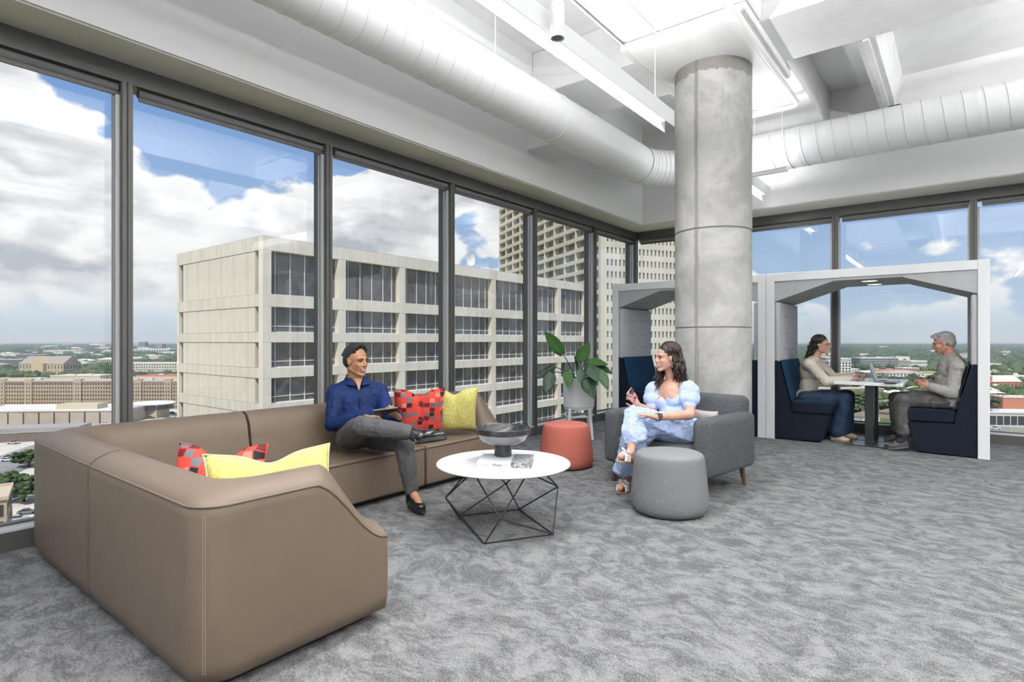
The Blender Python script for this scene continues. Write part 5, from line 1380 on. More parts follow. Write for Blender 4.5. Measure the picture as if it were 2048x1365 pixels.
# ================================================================== TOWER
tw = thing('office_tower', 'tall beige office tower with an egg-crate front rising behind the nearer beige building', 'building', (-85.3, 150.6, ZG))
CT = Vector((-85.3, 150.6, 0)); ta = Vector((-.862, .508, 0)); tbv = Vector((.508, .862, 0)); tin_a = tbv; tin_b = ta
m_tw = M('tower_precast', (.60, .56, .46), .85, noise=(.1, .1)); m_twr = M('tower_precast_right', (.60, .57, .50), .85, noise=(.1, .1))
def tbox(mb, a0, a1, b0, b1, z0, z1):
    vs = [tuple(CT + ta * a + tbv * b + Vector((0, 0, z))) for z in (z0, z1) for a, b in ((a0, b0), (a1, b0), (a1, b1), (a0, b1))]
    return mb.add(vs, [(3, 2, 1, 0), (4, 5, 6, 7), (0, 1, 5, 4), (1, 2, 6, 5), (2, 3, 7, 6), (3, 0, 4, 7)])
NBT, SH = 11, 3.63; LA = 89.0; PB = LA / NBT; ZT = 92
m = MB(); tbox(m, 1.0, LA, 1.7, 44, ZG, ZT); obj('core', m, m_tw, tw, smooth=None)
zb = -13.0; NF = 21
for k in range(NF + 1):
    z = zb + k * SH; m = MB(); tbox(m, 0, LA, 0, 1.75, z - .65, z + .65); obj('spandrel', m, m_tw, tw, smooth=None)
for k in range(NBT + 1):
    m = MB(); tbox(m, k * PB - .3, k * PB + .3, -.05, 1.75, ZG, ZT); obj('fin', m, m_tw, tw, smooth=None)
m = MB(); tbox(m, 0, LA, 0, 1.75, ZG, zb - .6); tbox(m, 0, LA, 0, 1.75, zb + NF * SH, ZT); obj('blank_wall', m, m_tw, tw, smooth=None)
pw0 = None
for k in range(NF):
    for j in range(NBT):
        z = zb + k * SH + .65; a = j * PB + .3
        org = CT + ta * a + Vector((0, 0, z))
        if pw0 is None:
            m = MB(); tbox(m, a + 1.2, a + PB - 1.8, 1.3, 1.72, z, z + SH - 1.3); pw0 = obj('window', m, m_bl0, tw, smooth=None)
            pw0.data.transform(Matrix.Translation(-(org - tw.location))); pw0.location = org - tw.location
        else:
            inst('window', pw0, org, tw)
# right front: narrow slots between piers
LB = 46.0; m = MB(); n_ = int(LB / 1.42)
for k in range(n_ + 1): tbox(m, -.1, 1.1, k * 1.42 - .02, k * 1.42 + .80, ZG, ZT)
obj('piers', m, m_twr, tw, smooth=None)['kind'] = 'stuff'
m = MB()
for k in range(36): z = ZG + 3 + k * SH; tbox(m, -.12, 1.1, 0, LB, z - .85, z + .85)
obj('bands', m, m_twr, tw, smooth=None)['kind'] = 'stuff'
m = MB(); tbox(m, .35, 1.05, 0, LB, ZG, ZT); obj('slot_windows', m, m_bl0, tw, smooth=None)['kind'] = 'stuff'
# ================================================================== PEOPLE
UPV = Vector((0, 0, 1))
def V(p): return Vector(p)
def frame(fwd, up):
    f_ = V(fwd).normalized(); u_ = V(up); u_ = (u_ - f_ * u_.dot(f_)).normalized(); return f_, u_.cross(f_), u_     # forward, left, up
_tex = {}
def remesh(mb, voxel=.006, smooth=3, wrinkle=None):
    me = bpy.data.meshes.new('tmp'); me.from_pydata(mb.v, [], mb.f)
    bm = bmesh.new(); bm.from_mesh(me); bmesh.ops.recalc_face_normals(bm, faces=bm.faces); bm.to_mesh(me); bm.free()
    o = bpy.data.objects.new('tmp', me); COL.objects.link(o)
    md = o.modifiers.new('r', 'REMESH'); md.mode = 'VOXEL'; md.voxel_size = voxel; md.adaptivity = 0
    md = o.modifiers.new('s', 'SMOOTH'); md.factor = .5; md.iterations = smooth
    if wrinkle:
        for (size, st) in wrinkle:
            key = size
            if key not in _tex:
                t_ = bpy.data.textures.new('folds', 'CLOUDS'); t_.noise_scale = size; t_.noise_depth = 2; _tex[key] = t_
            md = o.modifiers.new('d', 'DISPLACE'); md.texture = _tex[key]; md.strength = st; md.mid_level = .5; md.texture_coords = 'LOCAL'
        md = o.modifiers.new('s2', 'SMOOTH'); md.factor = .5; md.iterations = 1
    dg = bpy.context.evaluated_depsgraph_get(); out = bpy.data.meshes.new_from_object(o.evaluated_get(dg))
    bpy.data.objects.remove(o); bpy.data.meshes.remove(me); out.materials.clear(); return out
def soft(name, mb, mat, parent, voxel=.006, smooth=3, wrinkle=None, **k):
    me = remesh(mb, voxel, smooth, wrinkle); me.name = name
    return obj(name, me, mat, parent, smooth=180, **k)
def skin_mat(name, col, col2):
    m_ = bpy.data.materials.new(name); m_.use_nodes = True; g = NT(m_.node_tree); b = g.n['Principled BSDF']
    co = g.coord('Object'); g.put(b.inputs['Base Color'], g.mix(g.mapr(g.noise(co, 22, 4, .6), .35, .65), col, col2))
    b.inputs['Roughness'].default_value = .5; b.inputs['Subsurface Weight'].default_value = .08; b.inputs['Subsurface Radius'].default_value = (.02, .008, .004)
    b.inputs['Subsurface Scale'].default_value = .3; b.inputs['Specular IOR Level'].default_value = .35; return m_
def head(mb, c, fwd, up, s=1.0, fem=False, ear=True):
    f_, l_, u_ = frame(fwd, up); P_ = lambda a, b, z: V(c) + (f_ * a + l_ * b + u_ * z) * s
    ax = (f_, l_, u_)
    mb.ball(P_(-.018, 0, .034), (.094 * s, .076 * s, .082 * s), ax, 20, 14)
    mb.ball(P_(.018, 0, -.030), (.070 * s, .060 * s, .078 * s), ax, 18, 12)
    jw = .040 if fem else .047
    for q in (-1, 1):
        mb.cap2(P_(-.005, q * jw, -.055), .022 * s, P_(.062, q * .012, -.098), .016 * s)
        mb.ball(P_(.056, q * .033, -.024), (.025 * s, .023 * s, .025 * s), ax)      # cheek
        mb.cap2(P_(.082, q * .008, .022), .008 * s, P_(.070, q * .046, .022), .010 * s)   # brow ridge
        mb.ball(P_(.091, q * .011, -.030), .0085 * s)
        if ear:
            mb.ball(P_(-.004, q * .074, -.004), (.017 * s, .008 * s, .030 * s), (f_, l_, (u_ - f_ * .2).normalized()))
    mb.cap2(P_(.078, 0, .018), .009 * s, P_(.104, 0, -.022), .0095 * s); mb.ball(P_(.100, 0, -.028), (.013 * s, .012 * s, .009 * s), ax)
    mb.ball(P_(.068, 0, -.098), (.020 * s, .022 * s, .018 * s), ax)               # chin
    mb.cap2(P_(.082, -.018, -.053), .0075 * s, P_(.082, .018, -.053), .0075 * s)
    mb.cap2(P_(.086, -.008, -.052), .0075 * s, P_(.086, .008, -.052), .0075 * s)
    mb.cap2(P_(.081, -.016, -.070), .008 * s, P_(.081, .016, -.070), .008 * s)
    return P_, ax
def face_parts(parent, P_, ax, s, hair_mat, lip=(.42, .12, .10), brow=True, teeth=True, bw=.0032):
    m_dark = M('eye_dark', (.012, .009, .008), .25); m_lip = M('lips_%.2f' % lip[0], lip, .4)
    for q in (-1, 1):
        m_ = MB(); m_.ball(P_(.0745, q * .030, .004), (.008 * s, .0125 * s, .0050 * s), ax, 12, 8); e = obj('eye', m_, M('eye_white', (.70, .66, .62), .25), parent)
        m_ = MB(); m_.ball(P_(.0805, q * .031, .003), (.004 * s, .0056 * s, .0044 * s), ax, 10, 6); obj('iris', m_, m_dark, e)
        m_ = MB(); m_.tube([P_(.078, q * .014, .004), P_(.0845, q * .026, .0085), P_(.081, q * .038, .0068), P_(.073, q * .047, .003)], .0022 * s, 5); obj('eyelash', m_, m_dark, e)
        if brow:
            m_ = MB(); m_.tube([P_(.0915, q * .012, .022), P_(.089, q * .028, .027), P_(.078, q * .050, .022)], [bw * s, bw * 1.2 * s, bw * .5 * s], 6); obj('eyebrow', m_, hair_mat, parent)
    m_ = MB(); m_.tube([P_(.074, -.029, -.054), P_(.0875, -.014, -.0565), P_(.0935, 0, -.055), P_(.0875, .014, -.0565), P_(.074, .029, -.054)], [.001 * s, .0034 * s, .0038 * s, .0034 * s, .001 * s], 6)
    mo = obj('upper_lip', m_, m_lip, parent)
    m_ = MB(); m_.tube([P_(.072, -.028, -.056), P_(.084, -.014, -.0695), P_(.0885, 0, -.0725), P_(.084, .014, -.0695), P_(.072, .028, -.056)], [.001 * s, .0036 * s, .0044 * s, .0036 * s, .001 * s], 6)
    obj('lower_lip', m_, m_lip, parent)
    if teeth:
        m_ = MB(); m_.tube([P_(.074, -.024, -.057), P_(.0865, -.012, -.0625), P_(.0905, 0, -.0635), P_(.0865, .012, -.0625), P_(.074, .024, -.057)], [.001 * s, .0042 * s, .005 * s, .0042 * s, .001 * s], 6); obj('teeth', m_, M('teeth', (.78, .76, .72), .3), mo)
def hand(mb, wrist, dirv, palm, thumb, curl=.35, s=1.0, spread=.05, thumb_curl=.3, curls=None):
    """dirv: wrist to knuckles; palm: out of the palm; thumb: towards the thumb's side"""
    d_ = V(dirv).normalized(); p_ = V(palm); p_ = (p_ - d_ * p_.dot(d_)).normalized(); t_ = d_.cross(p_)
    if t_.dot(V(thumb)) < 0: t_ = -t_
    w = V(wrist)
    mb.cap2(w - d_ * .01 * s, .024 * s, w + d_ * .02 * s, .024 * s)
    for k, o_ in enumerate((.026, .009, -.009, -.026)):
        mb.cap2(w + d_ * .018 * s + t_ * o_ * .6 * s, .015 * s, w + (d_ * .082 + t_ * o_) * s, .0125 * s)
    for k, (o_, L) in enumerate(((.027, .070), (.009, .079), (-.009, .073), (-.026, .056))):
        b = w + (d_ * (.086 - abs(k - 1) * .004) + t_ * o_) * s; a = 0; dd = (d_ + t_ * spread * (1.2 - .8 * k)).normalized()
        c_ = curls[k] if curls else curl; pts = [b - dd * .01 * s]; rs = [.0105 * s]
        pts.append(b); rs.append(.0098 * s)
        for j, fr in enumerate((.46, .30, .24)):
            a += c_ * (.8, 1.25, .9)[j]; vdir = dd * math.cos(a) + p_ * math.sin(a)
            pts.append(pts[-1] + vdir * L * fr * s); rs.append((.0088, .0080, .0070)[j] * s)
        mb.chain(pts, rs, 9)
    b = w + (d_ * .022 + t_ * .022 + p_ * .006) * s; v1 = (d_ * .62 + t_ * .72 + p_ * .30).normalized(); v2 = (d_ * .85 + t_ * .30 + p_ * (.25 + thumb_curl)).normalized(); v3 = (d_ * .85 - t_ * .05 + p_ * (.25 + thumb_curl * 1.4)).normalized()
    p1 = b + v1 * .040 * s; p2 = p1 + v2 * .032 * s; p3 = p2 + v3 * .024 * s
    mb.chain([b, p1, p2, p3], [.0155 * s, .0120 * s, .0102 * s, .0082 * s], 10)
def torso(mb, J, e=0.0, s=1.0, fem=False, up_to=1.0):
    pel, chest, neck = V(J['pelvis']), V(J['chest']), V(J['neck']); f_ = V(J['fwd'])
    u_ = (neck - pel).normalized(); f_, l_, u_ = frame(f_, u_) if False else ((f_ - u_ * f_.dot(u_)).normalized(), None, u_); l_ = u_.cross(f_)
    ax = (f_, l_, u_); s_ = s
    mb.ball(pel, (.112 * s_ + e, .162 * s_ + e, .115 * s_ + e), ax, 18, 12)
    mid = pel.lerp(chest, .5) + f_ * .012
    mb.ball(mid, ((.105 if not fem else .095) * s_ + e, (.145 if not fem else .128) * s_ + e, .155 * s_ + e), ax, 18, 12)
    mb.ball(chest, (.112 * s_ + e, (.160 if not fem else .140) * s_ + e, .165 * s_ + e), ax, 18, 12)
    if fem:
        for q in (-1, 1): mb.ball(chest + f_ * .075 * s_ + l_ * q * .065 * s_ - u_ * .015, (.058 * s_ + e, .062 * s_ + e, .062 * s_ + e), ax)
    for q in ('l', 'r'):
        mb.cap2(neck - u_ * .03, .055 * s_ + e, V(J['sh_' + q]), .050 * s_ + e)
        mb.cap2(chest + u_ * .06 * s_, .095 * s_ + e * .5, V(J['sh_' + q]) - u_ * .02, .060 * s_ + e)
        mb.cap2(pel, .09 * s_ + e, V(J['hip_' + q]), .088 * s_ + e)
    return ax
def shift(p, q, t_): return V(p).lerp(V(q), t_)
def person(name, label, J, skin, s=1.0, fem=False, head_s=1.0, hands=None, feet=True, arm=1.0, leg=1.0, voxel=.0055):
    t_ = thing(name, label, 'person', tuple(J['pelvis']))
    mb = MB(); torso(mb, J, 0, s, fem)
    hc = V(J['head']); f_, l_, u_ = frame(J['face'], J['head_up'])
    nb_ = hc - u_ * .055 * head_s - f_ * .022 * head_s
    mb.cap2(V(J['neck']) - UPV * .02, .064 * s * (1 if not fem else .84), nb_, .057 * s * (1 if not fem else .82))
    P_, ax = head(mb, hc, J['face'], J['head_up'], head_s, fem, ear=True)
    for q in ('l', 'r'):
        mb.chain([J['sh_' + q], J['el_' + q]], [.050 * s * arm, .039 * s * arm]); mb.chain([J['el_' + q], shift(J['el_' + q], J['wr_' + q], .35), J['wr_' + q]], [.039 * s * arm, .039 * s * arm, .025 * s * arm])
        h = hands[q]; hand(mb, J['wr_' + q], h['d'], h['p'], h['t'], h.get('c', .35), h.get('s', .95), curls=h.get('cs'), thumb_curl=h.get('tc', .3))
        mb.chain([J['hip_' + q], J['kn_' + q]], [.084 * s * leg, .056 * s * leg]); mb.chain([J['kn_' + q], shift(J['kn_' + q], J['an_' + q], .3), J['an_' + q]], [.053 * s * leg, .055 * s * leg, .034 * s * leg])
        mb.chain([J['an_' + q], J['heel_' + q]], [.034 * s, .026 * s]); mb.chain([J['an_' + q], shift(J['an_' + q], J['toe_' + q], .6), J['toe_' + q]], [.034 * s, .028 * s, .022 * s]); mb.chain([J['heel_' + q], J['toe_' + q]], [.026 * s, .022 * s])
    body = soft('body', mb, skin, t_, voxel, 2)
    return t_, P_, ax
def hair_cap(parent, P_, ax, s, mat, back=.0, volume=1.0, hairline=.050, wr=None, name='hair', sides=True, extra=None):
    mb = MB()
    mb.ball(P_(-.030, 0, .046), (.094 * s * volume, .082 * s * volume, .084 * s * volume), ax, 20, 14)
    mb.ball(P_(-.052, 0, .005), (.068 * s * volume, .078 * s * volume, .075 * s * volume), ax, 16, 12)
    if extra: extra(mb)
    return soft(name, mb, mat, parent, .0045, 1, wr)
def shoe(parent, heel, toe, ankle, mat, sole_mat, name='shoe', w=.045, h=.05, upn=(0, 0, 1), voxel=.0045, tall=.85):
    hl, to, an = V(heel), V(toe), V(ankle); d_ = (to - hl).normalized(); u_ = V(upn); u_ = (u_ - d_ * u_.dot(d_)).normalized(); s_ = d_.cross(u_)
    mb = MB(); L = (to - hl).length
    mb.ball(hl + d_ * .02 + u_ * .012, (.048, .038, .040), (d_, s_, u_)); mb.ball(hl + d_ * L * .42 + u_ * .018, (.080, .039, .042), (d_, s_, u_)); mb.ball(hl + d_ * L * .78 + u_ * .006, (.070, .046, .028), (d_, s_, u_))
    lo = tall
    mb.cap2(hl + d_ * .03 + u_ * .02, .036, (hl + d_ * .03 + u_ * .02).lerp(an, lo), .039); mb.cap2(hl + d_ * L * .5 + u_ * .012, .034, (hl + d_ * .06 + u_ * .02).lerp(an, lo), .037)
    sh = soft(name, mb, mat, parent, voxel, 2)
    m_ = MB(); out = []
    for k in range(28):
        a = 2 * PI * k / 28; ca, sa = math.cos(a), math.sin(a); w_ = .036 + .008 * (ca > 0) * ca
        out.append(hl + d_ * (L * .5 + .008 + ca * (L * .5 + .030)) + s_ * sa * w_)
    n = len(out); m_.add([tuple(q - u_ * .030) for q in out] + [tuple(q - u_ * .006) for q in out], [tuple(range(n))[::-1], tuple(range(n, 2 * n))] + [(i, (i + 1) % n, n + (i + 1) % n, n + i) for i in range(n)])
    obj('sole', m_, sole_mat, sh); return sh, (d_, s_, u_)
def laces(parent, hl, d_, s_, u_, L, mat, n=4):
    m_ = MB()
    for k in range(n):
        c_ = hl + d_ * (L * (.42 + .07 * k)) + u_ * (.050 - .006 * k)
        m_.tube([c_ - s_ * .020 - u_ * .006, c_ + u_ * .003, c_ + s_ * .020 - u_ * .006], .0022, 5)
    obj('laces', m_, mat, parent)
WR = ((.07, .012), (.028, .004))

# ---------------------------------------------------------------- man on the sofa
JM = dict(pelvis=(-3.677, 2.727, 0.501), chest=(-3.7, 2.735, 0.716), neck=(-3.711, 2.739, 0.906), fwd=(.87, -.46, 0),
    head=(-3.67, 2.708, 1.064), face=(.96, .10, -.04), head_up=(.03, 0, 1),
    sh_r=(-3.779, 2.596, 0.823), sh_l=(-3.627, 2.895, 0.822), el_r=(-3.711, 2.522, 0.599), wr_r=(-3.429, 2.605, 0.659), el_l=(-3.457, 2.85, 0.631), wr_l=(-3.229, 2.75, 0.664),
    hip_r=(-3.656, 2.63, 0.501), hip_l=(-3.6, 2.801, 0.484), kn_r=(-3.306, 2.486, 0.622), kn_l=(-3.157, 2.731, 0.489), an_r=(-2.983, 2.652, 0.588), an_l=(-3.122, 2.784, 0.131),
    heel_r=(-2.923, 2.661, 0.548), toe_r=(-2.799, 2.758, 0.572), heel_l=(-3.141, 2.782, 0.049), toe_l=(-2.971, 2.738, 0.054))
rt3 = V((.785, .62, 0)); tow = V((.62, -.785, 0))
sk1 = skin_mat('skin_tan', (.42, .215, .125), (.37, .18, .10))
man, P1, AX1 = person('person', 'man in a blue shirt and grey trousers sitting cross-legged on the sofa', JM, sk1, 1.0, False, 1.0,
    hands={'r': dict(d=V((-3.238, 2.616, 0.688)) - V(JM['wr_r']), p=(0, 0, -1), t=(.3, .8, 0), c=.22), 'l': dict(d=V((-3.178, 2.612, 0.736)) - V(JM['wr_l']), p=(-.3, .3, 1), t=(-.5, .5, .3), c=.45)})
m_hair1 = M('black_hair', (.010, .009, .009), .45, bump=(160, .9, .006))
def ex1(mb):
    rn = random.Random(3)
    for k in range(330):   # short upright hair
        a = rn.uniform(-1.0, 1.0); b = rn.uniform(-1.0, .72); z = .124 - .042 * a * a - .030 * b * b
        p = P1(-.022 + .078 * b, .058 * a, z - .012); mb.cap2(p, .009, P1(-.000 + .086 * b, .060 * a, z + .012 + rn.uniform(0, .012)), .0032, 5)
hair_cap(man, P1, AX1, 1.0, m_hair1, volume=.97, extra=ex1)
face_parts(man, P1, AX1, 1.0, m_hair1, (.36, .13, .10))
m_shirt = M('royal_blue_shirt', (.004, .020, .095), .7, bump=(700, .15, .001), noise=(8, .3), spec=.25)
mb = MB(); torso(mb, dict(JM, pelvis=V(JM['pelvis']) + UPV * .06, hip_l=V(JM['pelvis']) + UPV * .05, hip_r=V(JM['pelvis']) + UPV * .05), .014, 1.0)
for q in ('l', 'r'): mb.chain([JM['sh_' + q], shift(JM['sh_' + q], JM['el_' + q], .5), JM['el_' + q], shift(JM['el_' + q], JM['wr_' + q], .5), shift(JM['el_' + q], JM['wr_' + q], .93)], [.068, .062, .056, .050, .040])
shirt = soft('shirt', mb, m_shirt, man, .0065, 3, ((.075, .020), (.03, .007)))
fM, lM, uM = AX1[0], None, None
cf = V((.87, -.46, 0)).normalized(); cl_ = UPV.cross(cf); nk = V(JM['neck']) + UPV * .012
mb = MB()   # collar: two turned points
for q in (-1, 1):
    a = nk + cl_ * q * .062 - cf * .03 + UPV * .035; b = nk + cl_ * q * .050 + cf * .052 + UPV * .014; c_ = nk + cl_ * q * .028 + cf * .100 - UPV * .035; d_ = nk + cl_ * q * .085 + cf * .070 - UPV * .030; e_ = nk + cl_ * q * .088 - cf * .02 - UPV * .004
    mb.cap2(a, .010, b, .009); mb.cap2(b, .009, c_, .007); mb.cap2(b, .009, d_, .007); mb.cap2(a, .010, e_, .008); mb.cap2(e_, .008, d_, .007); mb.cap2(c_, .007, d_, .006); mb.cap2(b, .008, (c_ + d_) / 2, .008); mb.cap2(c_, .007, (b + d_) / 2, .008); mb.cap2(d_, .006, (b + c_) / 2, .008); mb.cap2(a, .009, (b + e_) / 2, .008); mb.cap2(b, .008, e_, .008)
mb.cap2(nk + cl_ * .062 - cf * .03 + UPV * .035, .010, nk - cl_ * .062 - cf * .03 + UPV * .035, .010)
soft('collar', mb, m_shirt, shirt, .004, 2)
m_ = MB(); vs = [nk + cl_ * .030 + cf * .078 + UPV * .015, nk - cl_ * .030 + cf * .078 + UPV * .015, nk + cf * .118 - UPV * .075]
m_.add([tuple(q) for q in vs] + [tuple(q + cf * .004) for q in vs], [(0, 1, 2), (5, 4, 3), (0, 3, 4, 1), (1, 4, 5, 2), (2, 5, 3, 0)]); obj('open_neck', m_, sk1, shirt, smooth=None)
ch1 = V(JM['chest']); m_ = MB()
pts = [ch1 + cf * (.135 - .004 * k) + UPV * (.075 - .05 * k) for k in range(5)]; m_.tube(pts, .007, 6, flat=.4)
pk = obj('button_placket', m_, m_shirt, shirt)
for k in range(4): m_ = MB(); m_.ball(pts[k] + cf * .006, .0048, None, 8, 6); obj('button', m_, M('navy_button', (.02, .03, .09), .3), pk)
m_tr1 = M('heather_grey_trousers', (.085, .085, .088), .85, bump=(500, .3, .001), noise=(300, .25))
mb = MB(); mb.ball(V(JM['pelvis']) - UPV * .005, (.135, .175, .11), (cf, cl_, UPV))
for q in ('l', 'r'):
    mb.chain([JM['hip_' + q], shift(JM['hip_' + q], JM['kn_' + q], .5), JM['kn_' + q], shift(JM['kn_' + q], JM['an_' + q], .45), shift(JM['kn_' + q], JM['an_' + q], .93)], [.104, .092, .074, .068, .054])
soft('trousers', mb, m_tr1, man, .0065, 3, ((.07, .016), (.03, .005)))
m_ = MB(); m_.ball(V(JM['pelvis']) + UPV * .075, (.145, .182, .020), (cf, cl_, UPV), 24, 8); obj('belt', m_, m_blackm, man)
m_sock0 = M('black_sock', (.012, .014, .02), .9)
for q in ('l', 'r'): m_ = MB(); m_.chain([shift(JM['kn_' + q], JM['an_' + q], .80), JM['an_' + q], shift(JM['an_' + q], JM['heel_' + q], .5)], [.046, .041, .040]); obj('sock', m_, m_sock0, man)
m_bl = M('black_shoe_leather', (.010, .010, .011), .22, coat=.5); m_sole = M('black_rubber', (.012, .012, .012), .7)
sh_, (d_, s_, u_) = shoe(man, JM['heel_r'], JM['toe_r'], JM['an_r'], m_bl, m_sole, upn=(-.25, .25, 1)); laces(sh_, V(JM['heel_r']), d_, s_, u_, (V(JM['toe_r']) - V(JM['heel_r'])).length, m_blackm)
sh_, (d_, s_, u_) = shoe(man, JM['heel_l'], JM['toe_l'], JM['an_l'], m_bl, m_sole); laces(sh_, V(JM['heel_l']), d_, s_, u_, (V(JM['toe_l']) - V(JM['heel_l'])).length, m_blackm)
tb_ = thing('tablet', 'small black tablet in a flip case held by the man on the sofa', 'tablet', (-3.213, 2.622, 0.721))
tc_ = V((-3.208, 2.627, 0.721)); tx = V((.70, .62, .10)).normalized(); tn = V((-.50, .10, .9)); tn = (tn - tx * tn.dot(tx)).normalized(); ty = tn.cross(tx)
def slab(mb, c, ax, ay, an_, a, b, h):
    vs = [tuple(V(c) + ax * x + ay * y + an_ * z) for z in (-h, h) for x, y in ((-a, -b), (a, -b), (a, b), (-a, b))]
    return mb.add(vs, [(3, 2, 1, 0), (4, 5, 6, 7), (0, 1, 5, 4), (1, 2, 6, 5), (2, 3, 7, 6), (3, 0, 4, 7)])
obj('tablet_body', slab(MB(), tc_, tx, ty, tn, .085, .058, .005), M('black_plastic', (.012, .012, .014), .25), tb_, smooth=None)
obj('screen', slab(MB(), tc_ + tn * .0055, tx, ty, tn, .078, .050, .0006), M('dark_screen', (.01, .012, .016), .08), tb_, smooth=None)

# ---------------------------------------------------------------- woman in the armchair
JW = dict(pelvis=(-1.803, 4.566, 0.481), chest=(-1.882, 4.529, 0.75), neck=(-1.905, 4.562, 0.901), fwd=(-.25, -.97, 0),
    head=(-1.924, 4.495, 1.081), face=(-.60, -.78, -.02), head_up=(.04, .05, 1),
    sh_r=(-2.047, 4.552, 0.819), sh_l=(-1.751, 4.53, 0.836), el_r=(-2.034, 4.435, 0.624), wr_r=(-2.017, 4.167, 0.707), el_l=(-1.682, 4.381, 0.641), wr_l=(-1.824, 4.065, 0.643),
    hip_r=(-1.901, 4.565, 0.454), hip_l=(-1.771, 4.464, 0.48), kn_r=(-2.019, 4.217, 0.551), kn_l=(-2.012, 4.044, 0.656), an_r=(-2.166, 4.228, 0.078), an_l=(-1.954, 3.911, 0.385),
    heel_r=(-2.165, 4.28, 0.023), toe_r=(-2.151, 4.113, 0.039), heel_l=(-1.943, 3.907, 0.335), toe_l=(-1.981, 3.788, 0.368))
sk2 = skin_mat('skin_fair', (.56, .33, .25), (.50, .27, .20))
wom, P2_, AX2 = person('person', 'woman in a pale blue striped dress sitting in the grey armchair with a phone', JW, sk2, .92, True, .97, arm=1.08,
    hands={'r': dict(d=V((-2.033, 4.104, 0.774)) - V(JW['wr_r']), p=(-.75, -.1, .25), t=(.2, -.9, .3), c=.55, s=.88), 'l': dict(d=V((-1.925, 3.96, 0.679)) - V(JW['wr_l']), p=(0, .15, -1), t=(0, .9, .3), c=.10, s=.90)})
m_hair2 = M('brown_wavy_hair', (.028, .014, .009), .42, bump=(150, .7, .004), noise=(30, .45))
def locks(parent, P_, roots, mat, s, rn, n_waves=5, amp=.010, r0=.012):
    mb = MB()
    for (a, b, z, ex_, ey_, ez_) in roots:
        A = P_(a, b, z); B = P_(ex_, ey_, ez_); pts = []; rs = []; ph = rn.uniform(0, 6.28); L = 18
        bulge = P_(a - .02, b * 1.45, (z + ez_) / 2 + .02)
        for k in range(L + 1):
            t2 = k / L; p = A.lerp(bulge, t2).lerp(bulge.lerp(B, t2), t2)
            w = amp * min(1, t2 * 3); p = p + (P_(1, 0, 0) - P_(0, 0, 0)).normalized() * w * math.sin(ph + t2 * n_waves * 6.28) + (P_(0, 1, 0) - P_(0, 0, 0)).normalized() * w * math.cos(ph + t2 * n_waves * 6.28)
            pts.append(p); rs.append(r0 * s * (.75 + .35 * math.sin(PI * min(1, t2 * 1.15))) * (1 - .55 * t2 ** 3))
        mb.tube(pts, rs, 7)
    return obj('hair_locks', mb, mat, parent, smooth=180)
def over_skull(parent, P_, mat, s, rn):
    mb = MB()
    for k in range(120):
        az = rn.uniform(.75, 2 * PI - .75); ph0 = rn.uniform(.05, .5); pts = []; rs = []; w0 = rn.uniform(0, 6)
        top = 1.75 if abs(az - PI) < 1.7 else 1.55
        for j in range(12):
            f = j / 11; ph = ph0 + (top - ph0) * f; a2 = az + .05 * math.sin(w0 + f * 9) + (.28 * f if az < PI else -.28 * f)
            q = 1.0 + .03 * math.sin(w0 + f * 11)
            pts.append(P_(-.030 + .099 * q * math.sin(ph) * math.cos(a2), .088 * q * math.sin(ph) * math.sin(a2), .046 + .089 * q * math.cos(ph))); rs.append(.0068 * s * (.6 + .6 * math.sin(PI * (.15 + .8 * f))))
        mb.tube(pts, rs, 6)
    return obj('hair_strands', mb, mat, parent, smooth=180)
rn = random.Random(5)
def ex2(mb): 
    mb.ball(P2_(-.055, 0, -.03), (.062, .080, .085), AX2)
hp = hair_cap(wom, P2_, AX2, .98, m_hair2, volume=1.03, wr=((.02, .006),), extra=ex2)
roots = []
for k in range(90):   # left side and back, falling behind the shoulder
    a = rn.uniform(-.10, -.005); b = rn.uniform(.02, .078); roots.append((a, b, rn.uniform(.0, .085), a + rn.uniform(-.06, -.01), b + rn.uniform(.0, .035), rn.uniform(-.25, -.10)))
for k in range(60):   # right side, falling forward over the far shoulder
    a = rn.uniform(-.03, .035); b = -rn.uniform(.055, .078); roots.append((a, b, rn.uniform(.0, .07), rn.uniform(.035, .10), -rn.uniform(.03, .09), rn.uniform(-.34, -.18)))
for k in range(40): a = rn.uniform(-.11, -.06); b = rn.uniform(-.06, .03); roots.append((a, b, rn.uniform(-.01, .07), a - .03, b, rn.uniform(-.24, -.12)))
locks(hp, P2_, roots, m_hair2, 1.0, rn, 3.2, .007, .0066)
over_skull(hp, P2_, m_hair2, 1.0, rn)
face_parts(wom, P2_, AX2, .97, m_hair2, (.55, .17, .15), bw=.0024)
m_ = MB(); e0 = P2_(-.004, .083, -.045); m_.tube([e0 + V((.0, 0, .013)) , e0 + V((.009, .004, 0)), e0 + V((0, 0, -.013)), e0 + V((-.009, -.004, 0))], .0028, 6, closed=True); m_.tube([e0 - UPV * .014, e0 - UPV * .034], [.003, .006], 6)
obj('earring', m_, M('gold', (.60, .38, .12), .25, 1.0), wom)
def stripe_mat():
    m_ = bpy.data.materials.new('blue_striped_cotton'); m_.use_nodes = True; g = NT(m_.node_tree); b = g.n['Principled BSDF']
    co = g.coord('Object'); x, y, z = g.sep(co)
    q = g.math('ADD', g.math('ADD', g.math('MULTIPLY', x, .55), g.math('MULTIPLY', y, -.30)), g.math('MULTIPLY', z, 1.0))
    q = g.math('ADD', q, g.math('MULTIPLY', g.noise(co, 4, 1, .5), .03))
    w = g.mapr(g.math('SINE', g.math('MULTIPLY', q, 760.0)), -.4, .4)
    g.put(b.inputs['Base Color'], g.mix(w, (.24, .38, .76), (.68, .75, .88))); b.inputs['Roughness'].default_value = .8
    g.put(b.inputs['Normal'], g.bump(g.noise(co, 500, 1), .1, .001)); return m_
m_dress = stripe_mat()
